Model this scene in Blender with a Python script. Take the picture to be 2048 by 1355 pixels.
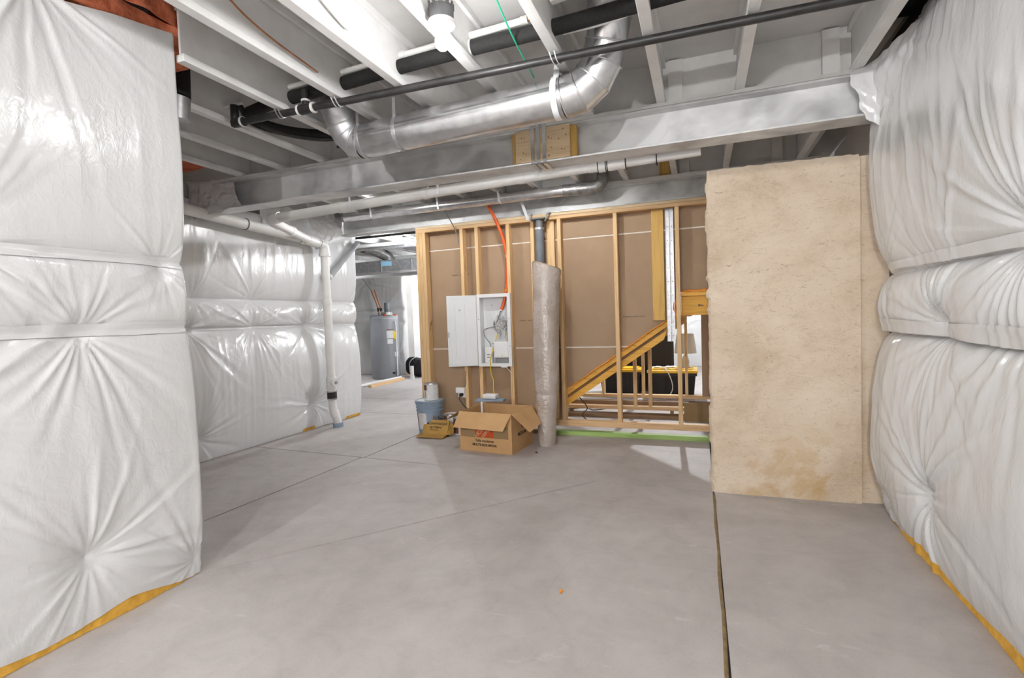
import bpy, bmesh, math, random
import numpy as np
from mathutils import Vector, Matrix

for o in list(bpy.data.objects):
    bpy.data.objects.remove(o)
S = bpy.context.scene
COL = S.collection
PI = math.pi
R = math.radians
rnd = random.Random(7)

# ------------------------------------------------------------------ camera
YAW, PIT, ROL, FPX = 0.35763, -0.04181, -0.03477, 1012.06
CAMH = 1.225
cy, sy = math.cos(YAW), math.sin(YAW)
fw = Vector((-sy, cy, 0)); rt = Vector((cy, sy, 0)); up = Vector((0, 0, 1))
f2 = fw * math.cos(PIT) + up * math.sin(PIT)
u2 = up * math.cos(PIT) - fw * math.sin(PIT)
cr = rt * math.cos(ROL) + u2 * math.sin(ROL)
cu = u2 * math.cos(ROL) - rt * math.sin(ROL)
cam = bpy.data.cameras.new('camera')
cam.sensor_width = 36.0
cam.lens = FPX / 2048 * 36.0
cam.clip_start = 0.05
co = bpy.data.objects.new('camera', cam)
COL.objects.link(co)
M = Matrix.Identity(4)
for i in range(3):
    M[i][0] = cr[i]; M[i][1] = cu[i]; M[i][2] = -f2[i]
M[2][3] = CAMH
co.matrix_world = M
S.camera = co

# ------------------------------------------------------------------ world, exposure
w = bpy.data.worlds.new('world'); S.world = w
w.use_nodes = True
w.node_tree.nodes['Background'].inputs[0].default_value = (0.8, 0.86, 0.95, 1)
w.node_tree.nodes['Background'].inputs[1].default_value = 0.3
S.view_settings.view_transform = 'Standard'
S.view_settings.look = 'None'
S.view_settings.gamma = 1.0
S.view_settings.use_curve_mapping = False
S.view_settings.exposure = 0.68
S.cycles.max_bounces = 6
S.cycles.diffuse_bounces = 4
S.cycles.glossy_bounces = 3
S.cycles.transmission_bounces = 2
S.cycles.caustics_reflective = False
S.cycles.caustics_refractive = False
S.cycles.adaptive_threshold = 0.05
S.cycles.use_light_tree = False
# lamp strengths (emission of each bulb's glass)
E_MAIN, E_REAR_FILL, E_FAR, E_STAIR, E_BAY_FILL = 240.0, 2950.0, 1200.0, 4200.0, 430.0  # rear and bay values drive added fill bulbs out of view

# ------------------------------------------------------------------ materials
MATS = {}
def new_mat(name):
    m = bpy.data.materials.new(name); m.use_nodes = True
    nt = m.node_tree
    b = nt.nodes['Principled BSDF']
    return m, nt, b

def coords(nt, stretch=(1, 1, 1), world=False):
    tc = nt.nodes.new('ShaderNodeTexCoord')
    mp = nt.nodes.new('ShaderNodeMapping')
    mp.inputs['Scale'].default_value = stretch
    if world:
        g = nt.nodes.new('ShaderNodeNewGeometry')
        nt.links.new(g.outputs['Position'], mp.inputs['Vector'])
    else:
        oi = nt.nodes.new('ShaderNodeObjectInfo')
        ad = nt.nodes.new('ShaderNodeVectorMath'); ad.operation = 'MULTIPLY_ADD'
        cb = nt.nodes.new('ShaderNodeCombineXYZ')
        for k in range(3):
            nt.links.new(oi.outputs['Random'], cb.inputs[k])
        ad.inputs[1].default_value = (17, 31, 23)
        nt.links.new(cb.outputs[0], ad.inputs[0])
        nt.links.new(tc.outputs['Object'], ad.inputs[2])
        nt.links.new(ad.outputs[0], mp.inputs['Vector'])
    return mp

def noise(nt, mp, scale, detail=4, rough=0.55, dist=0.0):
    n = nt.nodes.new('ShaderNodeTexNoise')
    n.inputs['Scale'].default_value = scale
    n.inputs['Detail'].default_value = detail
    n.inputs['Roughness'].default_value = rough
    n.inputs['Distortion'].default_value = dist
    nt.links.new(mp.outputs[0], n.inputs['Vector'])
    return n

def ramp(nt, src, stops):
    r = nt.nodes.new('ShaderNodeValToRGB')
    el = r.color_ramp.elements
    while len(el) > 1:
        el.remove(el[-1])
    el[0].position = stops[0][0]; el[0].color = (*stops[0][1], 1)
    for p, c in stops[1:]:
        e = el.new(p); e.color = (*c, 1)
    nt.links.new(src, r.inputs[0])
    return r

def bump(nt, b, src, strength, dist=0.01):
    bn = nt.nodes.new('ShaderNodeBump')
    bn.inputs['Strength'].default_value = strength
    bn.inputs['Distance'].default_value = dist
    nt.links.new(src, bn.inputs['Height'])
    nt.links.new(bn.outputs[0], b.inputs['Normal'])

def mixc(nt, fac, a, b_, mode='MIX'):
    m = nt.nodes.new('ShaderNodeMix'); m.data_type = 'RGBA'; m.blend_type = mode
    for inp, val in ((m.inputs[0], fac), (m.inputs[6], a), (m.inputs[7], b_)):
        if hasattr(val, 'links') or hasattr(val, 'is_linked'):
            nt.links.new(val, inp)
        elif isinstance(val, (int, float)):
            inp.default_value = val
        else:
            inp.default_value = (*val, 1)
    return m.outputs[2]

def pmat(name, c1, c2=None, scale=8.0, rough=0.5, metal=0.0, bmp=0.0, stretch=(1, 1, 1), detail=4, lo=0.35, hi=0.65, bscale=None, spec=0.5, bdist=0.01, world=False):
    m, nt, b = new_mat(name)
    b.inputs['Roughness'].default_value = rough
    b.inputs['Metallic'].default_value = metal
    b.inputs['Specular IOR Level'].default_value = spec
    if c2 is None:
        c2 = tuple(x * 0.88 for x in c1)
    mp = coords(nt, stretch, world)
    n = noise(nt, mp, scale, detail)
    r = ramp(nt, n.outputs[0], [(lo, c2), (hi, c1)])
    nt.links.new(r.outputs[0], b.inputs['Base Color'])
    if bmp:
        nb = noise(nt, mp, bscale, 3) if bscale else n
        bump(nt, b, nb.outputs[0], bmp, bdist)
    MATS[name] = m
    return m

def wood(name, c1, c2, axis, rough=0.6):
    m, nt, b = new_mat(name)
    st = [9, 9, 9]; st[axis] = 0.7
    mp = coords(nt, tuple(st))
    n = noise(nt, mp, 3.0, 5, 0.6, 1.2)
    r = ramp(nt, n.outputs[0], [(0.3, c2), (0.5, c1), (0.72, tuple(min(1, x * 1.08) for x in c1))])
    st2 = [7, 7, 7]; st2[axis] = 2.5
    mp2 = coords(nt, tuple(st2))
    k = noise(nt, mp2, 1.5, 2)
    kr = ramp(nt, k.outputs[0], [(0.24, (0.25, 0.12, 0.04)), (0.30, (1, 1, 1))])
    out = mixc(nt, 0.8, r.outputs[0], kr.outputs[0], 'MULTIPLY')
    nt.links.new(out, b.inputs['Base Color'])
    b.inputs['Roughness'].default_value = rough
    bump(nt, b, n.outputs[0], 0.15, 0.003)
    MATS[name] = m
    return m

def emis(name, col, strength):
    m, nt, b = new_mat(name)
    b.inputs['Base Color'].default_value = (0.9, 0.9, 0.9, 1)
    b.inputs['Emission Color'].default_value = (*col, 1)
    b.inputs['Emission Strength'].default_value = strength
    MATS[name] = m
    return m

# --- plastic facing of the insulation blankets
def plastic_mat():
    m, nt, b = new_mat('plastic')
    mp = coords(nt, (1, 1, 1), True)
    n1 = noise(nt, mp, 1.4, 3)
    r = ramp(nt, n1.outputs[0], [(0.3, (0.70, 0.70, 0.697)), (0.7, (0.76, 0.76, 0.76))])
    nt.links.new(r.outputs[0], b.inputs['Base Color'])
    b.inputs['Roughness'].default_value = 0.2
    b.inputs['Specular IOR Level'].default_value = 0.55
    mp2 = coords(nt, (1, 1.6, 1), True)
    n2 = noise(nt, mp2, 17, 4, 0.6, 1.0)
    bump(nt, b, n2.outputs[0], 0.26, 0.009)
    MATS['plastic'] = m
plastic_mat()

def floor_mat():
    m, nt, b = new_mat('slab')
    mp = coords(nt, (1, 1, 1), True)
    big = noise(nt, mp, 0.75, 5, 0.62, 0.7)
    r = ramp(nt, big.outputs[0], [(0.28, (0.392, 0.353, 0.333)), (0.46, (0.478, 0.439, 0.418)), (0.60, (0.528, 0.49, 0.47)), (0.75, (0.572, 0.537, 0.517))])
    mid = noise(nt, mp, 5.5, 6, 0.7, 0.4)
    r2 = ramp(nt, mid.outputs[0], [(0.32, (0.88, 0.88, 0.88)), (0.55, (1, 1, 1)), (0.74, (1.05, 1.05, 1.04))])
    c = mixc(nt, 1.0, r.outputs[0], r2.outputs[0], 'MULTIPLY')
    fine = noise(nt, mp, 90, 3, 0.7)
    r3 = ramp(nt, fine.outputs[0], [(0.25, (0.86, 0.86, 0.86)), (0.45, (1, 1, 1))])
    c = mixc(nt, 1.0, c, r3.outputs[0], 'MULTIPLY')
    # pale scuffs and water marks with a shape of their own
    mps = coords(nt, (1.0, 2.4, 1), True)
    sc = noise(nt, mps, 2.3, 6, 0.72, 1.6)
    rs = ramp(nt, sc.outputs[0], [(0.62, (0, 0, 0)), (0.74, (1, 1, 1))])
    c = mixc(nt, rs.outputs[0], c, (0.60, 0.58, 0.56))
    wv = noise(nt, mp, 0.9, 2, 0.45, 0.6)
    rw = ramp(nt, wv.outputs[0], [(0.485, (1, 1, 1)), (0.5, (0.90, 0.895, 0.89)), (0.515, (1, 1, 1))])
    c = mixc(nt, 0.45, c, rw.outputs[0], 'MULTIPLY')
    nt.links.new(c, b.inputs['Base Color'])
    b.inputs['Roughness'].default_value = 0.62
    bump(nt, b, mid.outputs[0], 0.12, 0.004)
    MATS['slab'] = m
floor_mat()

def cwall_mat():
    m, nt, b = new_mat('foundation')
    mp = coords(nt, (1, 1, 1), True)
    a = noise(nt, mp, 2.2, 6, 0.65, 0.4)
    r = ramp(nt, a.outputs[0], [(0.3, (0.56, 0.44, 0.315)), (0.5, (0.70, 0.575, 0.44)), (0.72, (0.77, 0.655, 0.52))])
    mp2 = coords(nt, (1, 1, 2.2), True)
    fine = noise(nt, mp2, 20, 6, 0.72, 1.2)
    r2 = ramp(nt, fine.outputs[0], [(0.30, (0.45, 0.39, 0.33)), (0.41, (1, 1, 1))])
    c = mixc(nt, 0.6, r.outputs[0], r2.outputs[0], 'MULTIPLY')
    crk = noise(nt, mp2, 5.5, 5, 0.66, 1.2)
    r3 = ramp(nt, crk.outputs[0], [(0.4935, (1, 1, 1)), (0.5, (0.42, 0.35, 0.28)), (0.5065, (1, 1, 1))])
    c = mixc(nt, 0.6, c, r3.outputs[0], 'MULTIPLY')
    spk = noise(nt, mp, 1.7, 3, 0.6)
    rk = ramp(nt, spk.outputs[0], [(0.56, (0, 0, 0)), (0.70, (1, 1, 1))])
    c2 = mixc(nt, 1.0, c, r2.outputs[0], 'MULTIPLY')
    c = mixc(nt, rk.outputs[0], c, c2)
    # rusty ochre stains with their own outline
    st = noise(nt, mp, 3.1, 4, 0.6, 0.8)
    rs = ramp(nt, st.outputs[0], [(0.50, (0, 0, 0)), (0.60, (1, 1, 1))])
    sep = nt.nodes.new('ShaderNodeSeparateXYZ')
    g = nt.nodes.new('ShaderNodeNewGeometry')
    nt.links.new(g.outputs['Position'], sep.inputs[0])
    mr = nt.nodes.new('ShaderNodeMapRange')
    mr.inputs['From Min'].default_value = 0.55; mr.inputs['From Max'].default_value = 0.15
    nt.links.new(sep.outputs[2], mr.inputs['Value'])
    mm = nt.nodes.new('ShaderNodeMath'); mm.operation = 'MULTIPLY'
    nt.links.new(rs.outputs[0], mm.inputs[0]); nt.links.new(mr.outputs[0], mm.inputs[1])
    m2 = nt.nodes.new('ShaderNodeMath'); m2.operation = 'MULTIPLY'; m2.inputs[1].default_value = 0.5
    nt.links.new(mm.outputs[0], m2.inputs[0])
    c = mixc(nt, m2.outputs[0], c, (0.50, 0.30, 0.08))
    nt.links.new(c, b.inputs['Base Color'])
    b.inputs['Roughness'].default_value = 0.85
    bump(nt, b, fine.outputs[0], 0.22, 0.005)
    MATS['foundation'] = m
cwall_mat()

def beam_mat():
    m, nt, b = new_mat('beam_steel')
    mp = coords(nt, (1.0, 1.0, 1.4), True)
    a = noise(nt, mp, 3.4, 3, 0.5, 0.4)
    fac = ramp(nt, a.outputs[0], [(0.28, (0, 0, 0)), (0.60, (1, 1, 1))])
    c = mixc(nt, fac.outputs[0], (0.42, 0.42, 0.425), (0.80, 0.80, 0.795))
    nt.links.new(c, b.inputs['Base Color'])
    rr = ramp(nt, fac.outputs[0], [(0.0, (0.38, 0.38, 0.38)), (1.0, (0.55, 0.55, 0.55))])
    nt.links.new(rr.outputs[0], b.inputs['Roughness'])
    inv = ramp(nt, fac.outputs[0], [(0.0, (0.55, 0.55, 0.55)), (1.0, (0.1, 0.1, 0.1))])
    nt.links.new(inv.outputs[0], b.inputs['Metallic'])
    MATS['beam_steel'] = m
beam_mat()

pmat('white_paint', (0.80, 0.79, 0.775), (0.70, 0.685, 0.665), 5, 0.62, bmp=0.1, bscale=60, bdist=0.003)
pmat('flange_paint', (0.85, 0.845, 0.835), (0.76, 0.75, 0.735), 6, 0.5)
pmat('subfloor', (0.76, 0.745, 0.73), (0.66, 0.645, 0.63), 4, 0.7, bmp=0.2, bscale=35, bdist=0.004)
pmat('galv', (0.78, 0.78, 0.79), (0.60, 0.60, 0.61), 14, 0.23, 0.88, bmp=0.06, bscale=5)
pmat('galv_dull', (0.62, 0.62, 0.63), (0.46, 0.46, 0.47), 18, 0.42, 0.75)
pmat('foil_dark', (0.34, 0.335, 0.33), (0.20, 0.195, 0.19), 22, 0.38, 0.6, bmp=0.6, bscale=30)
pmat('black_pipe', (0.030, 0.029, 0.028), (0.018, 0.017, 0.017), 20, 0.42)
pmat('black_foam', (0.022, 0.021, 0.020), (0.012, 0.012, 0.012), 60, 0.85, bmp=0.3)
pmat('black_plastic', (0.016, 0.016, 0.018), (0.010, 0.010, 0.012), 12, 0.45)
pmat('black_cloth', (0.014, 0.014, 0.018), (0.006, 0.006, 0.008), 30, 0.8, bmp=0.3)
pmat('pvc', (0.80, 0.785, 0.76), (0.72, 0.70, 0.675), 5, 0.36)
pmat('pvc_grey', (0.36, 0.37, 0.38), (0.30, 0.31, 0.32), 7, 0.45)
pmat('grey_conduit', (0.17, 0.19, 0.21), (0.12, 0.135, 0.15), 9, 0.5)
pmat('rubber', (0.02, 0.02, 0.02), (0.012, 0.012, 0.012), 20, 0.6)
wood('pine', (0.76, 0.52, 0.27), (0.60, 0.37, 0.16), 2)
wood('pine_x', (0.74, 0.49, 0.26), (0.56, 0.34, 0.16), 0)
wood('pine_y', (0.74, 0.49, 0.26), (0.56, 0.34, 0.16), 1)
wood('pine_gold', (0.66, 0.41, 0.11), (0.50, 0.27, 0.06), 2)
wood('stair_gold', (0.80, 0.44, 0.07), (0.62, 0.30, 0.035), 0)
wood('plate_pine', (0.76, 0.58, 0.36), (0.62, 0.44, 0.25), 0)
wood('green_wood', (0.36, 0.52, 0.16), (0.24, 0.38, 0.09), 0)
wood('brown_wood', (0.28, 0.17, 0.09), (0.20, 0.11, 0.055), 0)
pmat('sheathing', (0.40, 0.275, 0.172), (0.355, 0.24, 0.148), 3, 0.75, bmp=0.08, bscale=120, bdist=0.002)
pmat('seam_white', (0.88, 0.83, 0.75), (0.82, 0.76, 0.67), 12, 0.6)
pmat('cardboard', (0.60, 0.365, 0.165), (0.53, 0.315, 0.14), 5, 0.75, bmp=0.06, bscale=90, bdist=0.002)
pmat('cardboard_dark', (0.33, 0.22, 0.10), (0.28, 0.185, 0.085), 5, 0.75)
pmat('carton_gold', (0.46, 0.27, 0.06), (0.38, 0.21, 0.045), 6, 0.7)
pmat('glass_yellow', (0.78, 0.44, 0.07), (0.60, 0.32, 0.04), 25, 0.95, bmp=0.8)
pmat('glass_pink', (0.78, 0.24, 0.12), (0.50, 0.11, 0.045), 14, 0.95, bmp=1.0, bdist=0.02)
pmat('foam_orange', (0.85, 0.33, 0.03), (0.75, 0.24, 0.02), 30, 0.7, bmp=0.6)
pmat('orange_tube', (0.82, 0.13, 0.012), (0.72, 0.10, 0.01), 10, 0.4)
pmat('yellow_cable', (0.82, 0.56, 0.03), None, 10, 0.4)
pmat('yellow_lid', (0.86, 0.52, 0.015), (0.80, 0.46, 0.012), 6, 0.45)
pmat('green_wire', (0.02, 0.42, 0.24), None, 10, 0.4)
pmat('grey_wire', (0.22, 0.22, 0.22), None, 10, 0.5)
pmat('white_wire', (0.78, 0.77, 0.74), None, 10, 0.45)
pmat('enamel', (0.80, 0.81, 0.82), (0.76, 0.77, 0.78), 5, 0.35)
pmat('white_plastic', (0.86, 0.855, 0.86), (0.83, 0.825, 0.83), 5, 0.3)
pmat('tank_grey', (0.285, 0.295, 0.32), (0.255, 0.265, 0.285), 3, 0.42)
pmat('copper', (0.50, 0.24, 0.13), (0.36, 0.16, 0.08), 12, 0.4, 0.7)
pmat('bucket_blue', (0.29, 0.37, 0.47), (0.23, 0.305, 0.40), 6, 0.5)
pmat('label_white', (0.76, 0.76, 0.75), (0.66, 0.66, 0.66), 20, 0.5)
pmat('label_brown', (0.17, 0.065, 0.04), (0.12, 0.045, 0.03), 9, 0.5)
pmat('label_yellow', (0.85, 0.62, 0.02), None, 9, 0.5)
pmat('label_blue', (0.34, 0.62, 0.82), None, 9, 0.5)
pmat('print_orange', (0.60, 0.075, 0.012), (0.52, 0.06, 0.01), 12, 0.7)
pmat('print_black', (0.03, 0.022, 0.015), None, 9, 0.7)
pmat('print_tan', (0.62, 0.38, 0.20), None, 9, 0.7)
pmat('tin', (0.55, 0.55, 0.56), None, 9, 0.35, 0.8)
pmat('wrap_roll', (0.50, 0.435, 0.39), (0.40, 0.335, 0.285), 6, 0.16, bmp=0.9, bscale=34, spec=0.8)
pmat('roll_paper', (0.40, 0.30, 0.21), None, 10, 0.7)
pmat('column_grey', (0.17, 0.185, 0.20), (0.13, 0.14, 0.155), 8, 0.5)
pmat('shade_cloth', (0.55, 0.50, 0.43), (0.50, 0.455, 0.39), 40, 0.8)
pmat('box_grey', (0.16, 0.16, 0.165), (0.11, 0.11, 0.115), 10, 0.6)
pmat('joint_dark', (0.11, 0.10, 0.093), (0.07, 0.063, 0.06), 8, 0.9, world=True)
pmat('joint_ochre', (0.30, 0.20, 0.085), (0.17, 0.115, 0.06), 16, 0.9, world=True)
pmat('concrete_grey', (0.46, 0.44, 0.42), (0.38, 0.36, 0.34), 2, 0.85, world=True)
emis('bulb_main', (0.985, 0.985, 0.985), E_MAIN)
emis('bulb_bay_fill', (0.985, 0.985, 0.985), E_BAY_FILL)
emis('bulb_far_fill', (0.93, 0.965, 1.0), 1900.0)  # for the two added bulbs that brighten the far room
emis('bulb_rear_fill', (0.985, 0.985, 0.985), E_REAR_FILL)
emis('bulb_far', (0.92, 0.96, 1.0), E_FAR)
emis('bulb_stair', (0.93, 0.96, 1.0), E_STAIR)

# ------------------------------------------------------------------ mesh helpers
OFF = {}
def link(o, parent=None):
    COL.objects.link(o)
    if parent is not None:
        o.parent = parent
    return o

def tag(o, label=None, cat=None, group=None, kind=None):
    if label: o['label'] = label
    if cat: o['category'] = cat
    if group: o['group'] = group
    if kind: o['kind'] = kind
    return o

def thing(name, label, cat, loc=(0, 0, 0), group=None):
    o = bpy.data.objects.new(name, None)
    o.empty_display_size = 0.1
    COL.objects.link(o)
    o.location = loc
    OFF[o] = Vector(loc)
    return tag(o, label, cat, group)

class MB:
    def __init__(s):
        s.v = []; s.f = []
    def add(s, vs, fs):
        k = len(s.v)
        s.v += [tuple(p) for p in vs]
        s.f += [tuple(i + k for i in q) for q in fs]
        return s
    def box(s, x0, x1, y0, y1, z0, z1):
        return s.add([(x0, y0, z0), (x1, y0, z0), (x1, y1, z0), (x0, y1, z0), (x0, y0, z1), (x1, y0, z1), (x1, y1, z1), (x0, y1, z1)],
                     [(0, 3, 2, 1), (4, 5, 6, 7), (0, 1, 5, 4), (1, 2, 6, 5), (2, 3, 7, 6), (3, 0, 4, 7)])
    def bar(s, p0, p1, wd, ht, upv=(0, 0, 1)):
        p0 = Vector(p0); p1 = Vector(p1); d = (p1 - p0).normalized()
        sd = d.cross(Vector(upv)).normalized(); u = sd.cross(d)
        vs = []
        for p in (p0, p1):
            for a, b in ((-1, -1), (1, -1), (1, 1), (-1, 1)):
                vs.append(p + sd * (a * wd / 2) + u * (b * ht / 2))
        return s.add(vs, [(0, 1, 2, 3), (7, 6, 5, 4), (0, 4, 5, 1), (1, 5, 6, 2), (2, 6, 7, 3), (3, 7, 4, 0)])
    def prism(s, poly, vec):
        vec = Vector(vec); n = len(poly)
        a = [Vector(p) for p in poly]; b = [p + vec for p in a]
        fs = [tuple(range(n))[::-1], tuple(range(n, 2 * n))]
        fs += [(i, (i + 1) % n, n + (i + 1) % n, n + i) for i in range(n)]
        return s.add(a + b, fs)
    def tube(s, path, r, n=14, caps=True):
        P = [Vector(p) for p in path]; m = len(P)
        rr = r if isinstance(r, (list, tuple)) else [r] * m
        t = [(P[min(i + 1, m - 1)] - P[max(i - 1, 0)]).normalized() for i in range(m)]
        a = Vector((0, 0, 1)) if abs(t[0].z) < 0.9 else Vector((0, 1, 0))
        nx = t[0].cross(a).normalized()
        vs = []; fs = []
        for i in range(m):
            nx = (nx - t[i] * nx.dot(t[i])).normalized()
            ny = t[i].cross(nx)
            for k in range(n):
                an = 2 * PI * k / n
                vs.append(P[i] + (nx * math.cos(an) + ny * math.sin(an)) * rr[i])
        for i in range(m - 1):
            for k in range(n):
                k2 = (k + 1) % n
                fs.append((i * n + k, i * n + k2, (i + 1) * n + k2, (i + 1) * n + k))
        if caps:
            fs.append(tuple(range(n))[::-1]); fs.append(tuple((m - 1) * n + k for k in range(n)))
        return s.add(vs, fs)
    def lathe(s, prof, c=(0, 0, 0), n=24, capb=True, capt=True):
        vs = []; fs = []
        for r, z in prof:
            for k in range(n):
                a = 2 * PI * k / n
                vs.append((c[0] + r * math.cos(a), c[1] + r * math.sin(a), c[2] + z))
        for i in range(len(prof) - 1):
            for k in range(n):
                k2 = (k + 1) % n
                fs.append((i * n + k, i * n + k2, (i + 1) * n + k2, (i + 1) * n + k))
        if capb: fs.append(tuple(range(n))[::-1])
        if capt: fs.append(tuple((len(prof) - 1) * n + k for k in range(n)))
        return s.add(vs, fs)
    def build(s, name, mat, parent=None, smooth=None, bevel=0.0):
        off = OFF.get(parent, Vector((0, 0, 0)))
        me = bpy.data.meshes.new(name)
        me.from_pydata([(a - off.x, b - off.y, c - off.z) for a, b, c in s.v], [], s.f)
        me.materials.append(MATS[mat])
        me.update()
        if smooth:
            me.polygons.foreach_set('use_smooth', [True] * len(me.polygons))
            me.set_sharp_from_angle(angle=R(smooth))
        o = bpy.data.objects.new(name, me)
        link(o, parent)
        OFF[o] = off
        if bevel:
            b = o.modifiers.new('bevel', 'BEVEL'); b.width = bevel; b.segments = 2; b.limit_method = 'ANGLE'
        return o

def B(*a): return MB().box(*a)
def T(path, r, n=14): return MB().tube(path, r, n)

def arc(p0, p1, p2, n=8):
    """quadratic bend through control p1"""
    p0, p1, p2 = Vector(p0), Vector(p1), Vector(p2)
    return [p0 * (1 - t) ** 2 + p1 * 2 * t * (1 - t) + p2 * t * t for t in [i / n for i in range(n + 1)]]

def spline(pts, sub=8):
    P = [Vector(p) for p in pts]; P = [P[0] * 2 - P[1]] + P + [P[-1] * 2 - P[-2]]
    out = []
    for i in range(1, len(P) - 2):
        for k in range(sub):
            t = k / sub
            a, b, c, d = P[i - 1], P[i], P[i + 1], P[i + 2]
            out.append(0.5 * ((2 * b) + (c - a) * t + (2 * a - 5 * b + 4 * c - d) * t * t + (3 * b - a - 3 * c + d) * t ** 3))
    out.append(P[-2])
    return out

def text(body, size, mat, parent, mtx, name='lettering', bold=0.0):
    cu_ = bpy.data.curves.new('t', 'FONT')
    cu_.body = body; cu_.size = size; cu_.align_x = 'CENTER'; cu_.align_y = 'CENTER'
    cu_.extrude = 0.0004; cu_.offset = bold
    t = bpy.data.objects.new('t', cu_); COL.objects.link(t)
    bpy.context.view_layer.update()
    me = bpy.data.meshes.new_from_object(t)
    bpy.data.objects.remove(t)
    me.transform(mtx)
    off = OFF.get(parent, Vector((0, 0, 0)))
    me.transform(Matrix.Translation(-off))
    me.materials.clear(); me.materials.append(MATS[mat])
    o = bpy.data.objects.new(name, me); link(o, parent)
    return o

# numpy noise
_rs = np.random.RandomState(11)
_TAB = _rs.rand(256, 256)
def vnoise(x, y, seed=0):
    x = x + seed * 13.7; y = y + seed * 7.3
    xi = np.floor(x).astype(int); yi = np.floor(y).astype(int)
    fx = x - xi; fy = y - yi
    fx = fx * fx * (3 - 2 * fx); fy = fy * fy * (3 - 2 * fy)
    a = _TAB[xi % 256, yi % 256]; b = _TAB[(xi + 1) % 256, yi % 256]
    c = _TAB[xi % 256, (yi + 1) % 256]; d = _TAB[(xi + 1) % 256, (yi + 1) % 256]
    return (a * (1 - fx) + b * fx) * (1 - fy) + (c * (1 - fx) + d * fx) * fy
def fbm(x, y, seed=0, o=3):
    s = 0; amp = 0.5
    for i in range(o):
        s = s + amp * vnoise(x * 2 ** i, y * 2 ** i, seed + i * 3); amp *= 0.5
    return s

def grid_obj(name, P, mat, parent, smooth=True):
    """P: (n,m,3) array of world points"""
    n, m, _ = P.shape
    off = OFF.get(parent, Vector((0, 0, 0)))
    V = P.reshape(-1, 3) - np.array(off)
    idx = np.arange(n * m).reshape(n, m)
    F = np.stack([idx[:-1, :-1], idx[1:, :-1], idx[1:, 1:], idx[:-1, 1:]], -1).reshape(-1, 4)
    me = bpy.data.meshes.new(name)
    me.vertices.add(len(V)); me.vertices.foreach_set('co', V.astype(np.float32).ravel())
    me.loops.add(F.size); me.loops.foreach_set('vertex_index', F.astype(np.int32).ravel())
    me.polygons.add(len(F))
    me.polygons.foreach_set('loop_start', np.arange(0, F.size, 4, dtype=np.int32))
    me.polygons.foreach_set('loop_total', np.full(len(F), 4, dtype=np.int32))
    me.update(calc_edges=True); me.validate()
    if smooth:
        me.polygons.foreach_set('use_smooth', [True] * len(F))
    me.materials.append(MATS[mat])
    o = bpy.data.objects.new(name, me); link(o, parent); OFF[o] = off
    return o

# ------------------------------------------------------------------ floor: slabs parted by saw cuts
def clip(poly, nx, ny, c):
    """keep nx*x+ny*y <= c"""
    out = []
    for i in range(len(poly)):
        p, q = poly[i], poly[(i + 1) % len(poly)]
        dp = nx * p[0] + ny * p[1] - c; dq = nx * q[0] + ny * q[1] - c
        if dp <= 0: out.append(p)
        if dp * dq < 0:
            t = dp / (dp - dq)
            out.append((p[0] + (q[0] - p[0]) * t, p[1] + (q[1] - p[1]) * t))
    return out
def split(poly, a, b, g=0.0065):
    dx, dy = b[0] - a[0], b[1] - a[1]; L = math.hypot(dx, dy)
    nx, ny = -dy / L, dx / L; c = nx * a[0] + ny * a[1]
    return clip(poly, nx, ny, c - g), clip(poly, -nx, -ny, -c - g)

floor = tag(B(-10.2, 1.6, -4.7, 12.4, -0.16, -0.024).build('floor', 'joint_dark'), kind='structure')
big = [(-10.2, -4.7), (1.6, -4.7), (1.6, 12.4), (-10.2, 12.4)]
south, north = split(big, (-4.2, 3.87), (0.06, 3.622), 0.0055)
if sum(p[1] for p in south) > sum(p[1] for p in north): south, north = north, south
slabs = []
a_, b_ = split(south, (-2.99, 2.25), (-2.885, 4.63), 0.0075)
# the piece to the right of the long saw cut is split again along the right-hand joint and the diagonal
right = b_ if sum(p[0] for p in b_) / len(b_) > sum(p[0] for p in a_) / len(a_) else a_
left = a_ if right is b_ else b_
c_, d_ = split(right, (0.069, 1.77), (0.062, 3.6), 0.007)
rr_ = c_ if sum(p[0] for p in c_) / len(c_) > sum(p[0] for p in d_) / len(d_) else d_
mid = d_ if rr_ is c_ else c_
e_, g_ = split(mid, (-2.378, 1.77), (-0.767, 3.637), 0.008)
slabs += [left, rr_, e_, g_]
n1, n2 = split(north, (-5, 5.75), (0, 5.75), 0.0055)
for piece in (n1, n2):
    p1, p2 = split(piece, (-2.885, 4.63), (-2.86, 6.0))
    for q in (p1, p2):
        q1, q2 = split(q, (0.062, 3.6), (0.062, 8.0), 0.005)
        for z in (q1, q2):
            if len(z) < 3: continue
            t1, t2 = split(z, (-5.0, 6.85), (0, 6.87), 0.0055)
            slabs += [t for t in (t1, t2) if len(t) >= 3]
for p in slabs:
    if len(p) >= 3:
        MB().prism([(x, y, -0.03) for x, y in p], (0, 0, 0.03)).build('slab', 'slab', floor)
# fibrous ochre filler pressed into the right-hand joint
seg = [(0.0625 + 0.003 * math.sin(i * 1.7), 3.6 - i * 0.18, -0.004 + 0.0015 * math.sin(i * 2.3)) for i in range(22)]
MB().tube(seg, 0.0085, 8).build('joint_filler', 'joint_ochre', floor)

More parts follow.
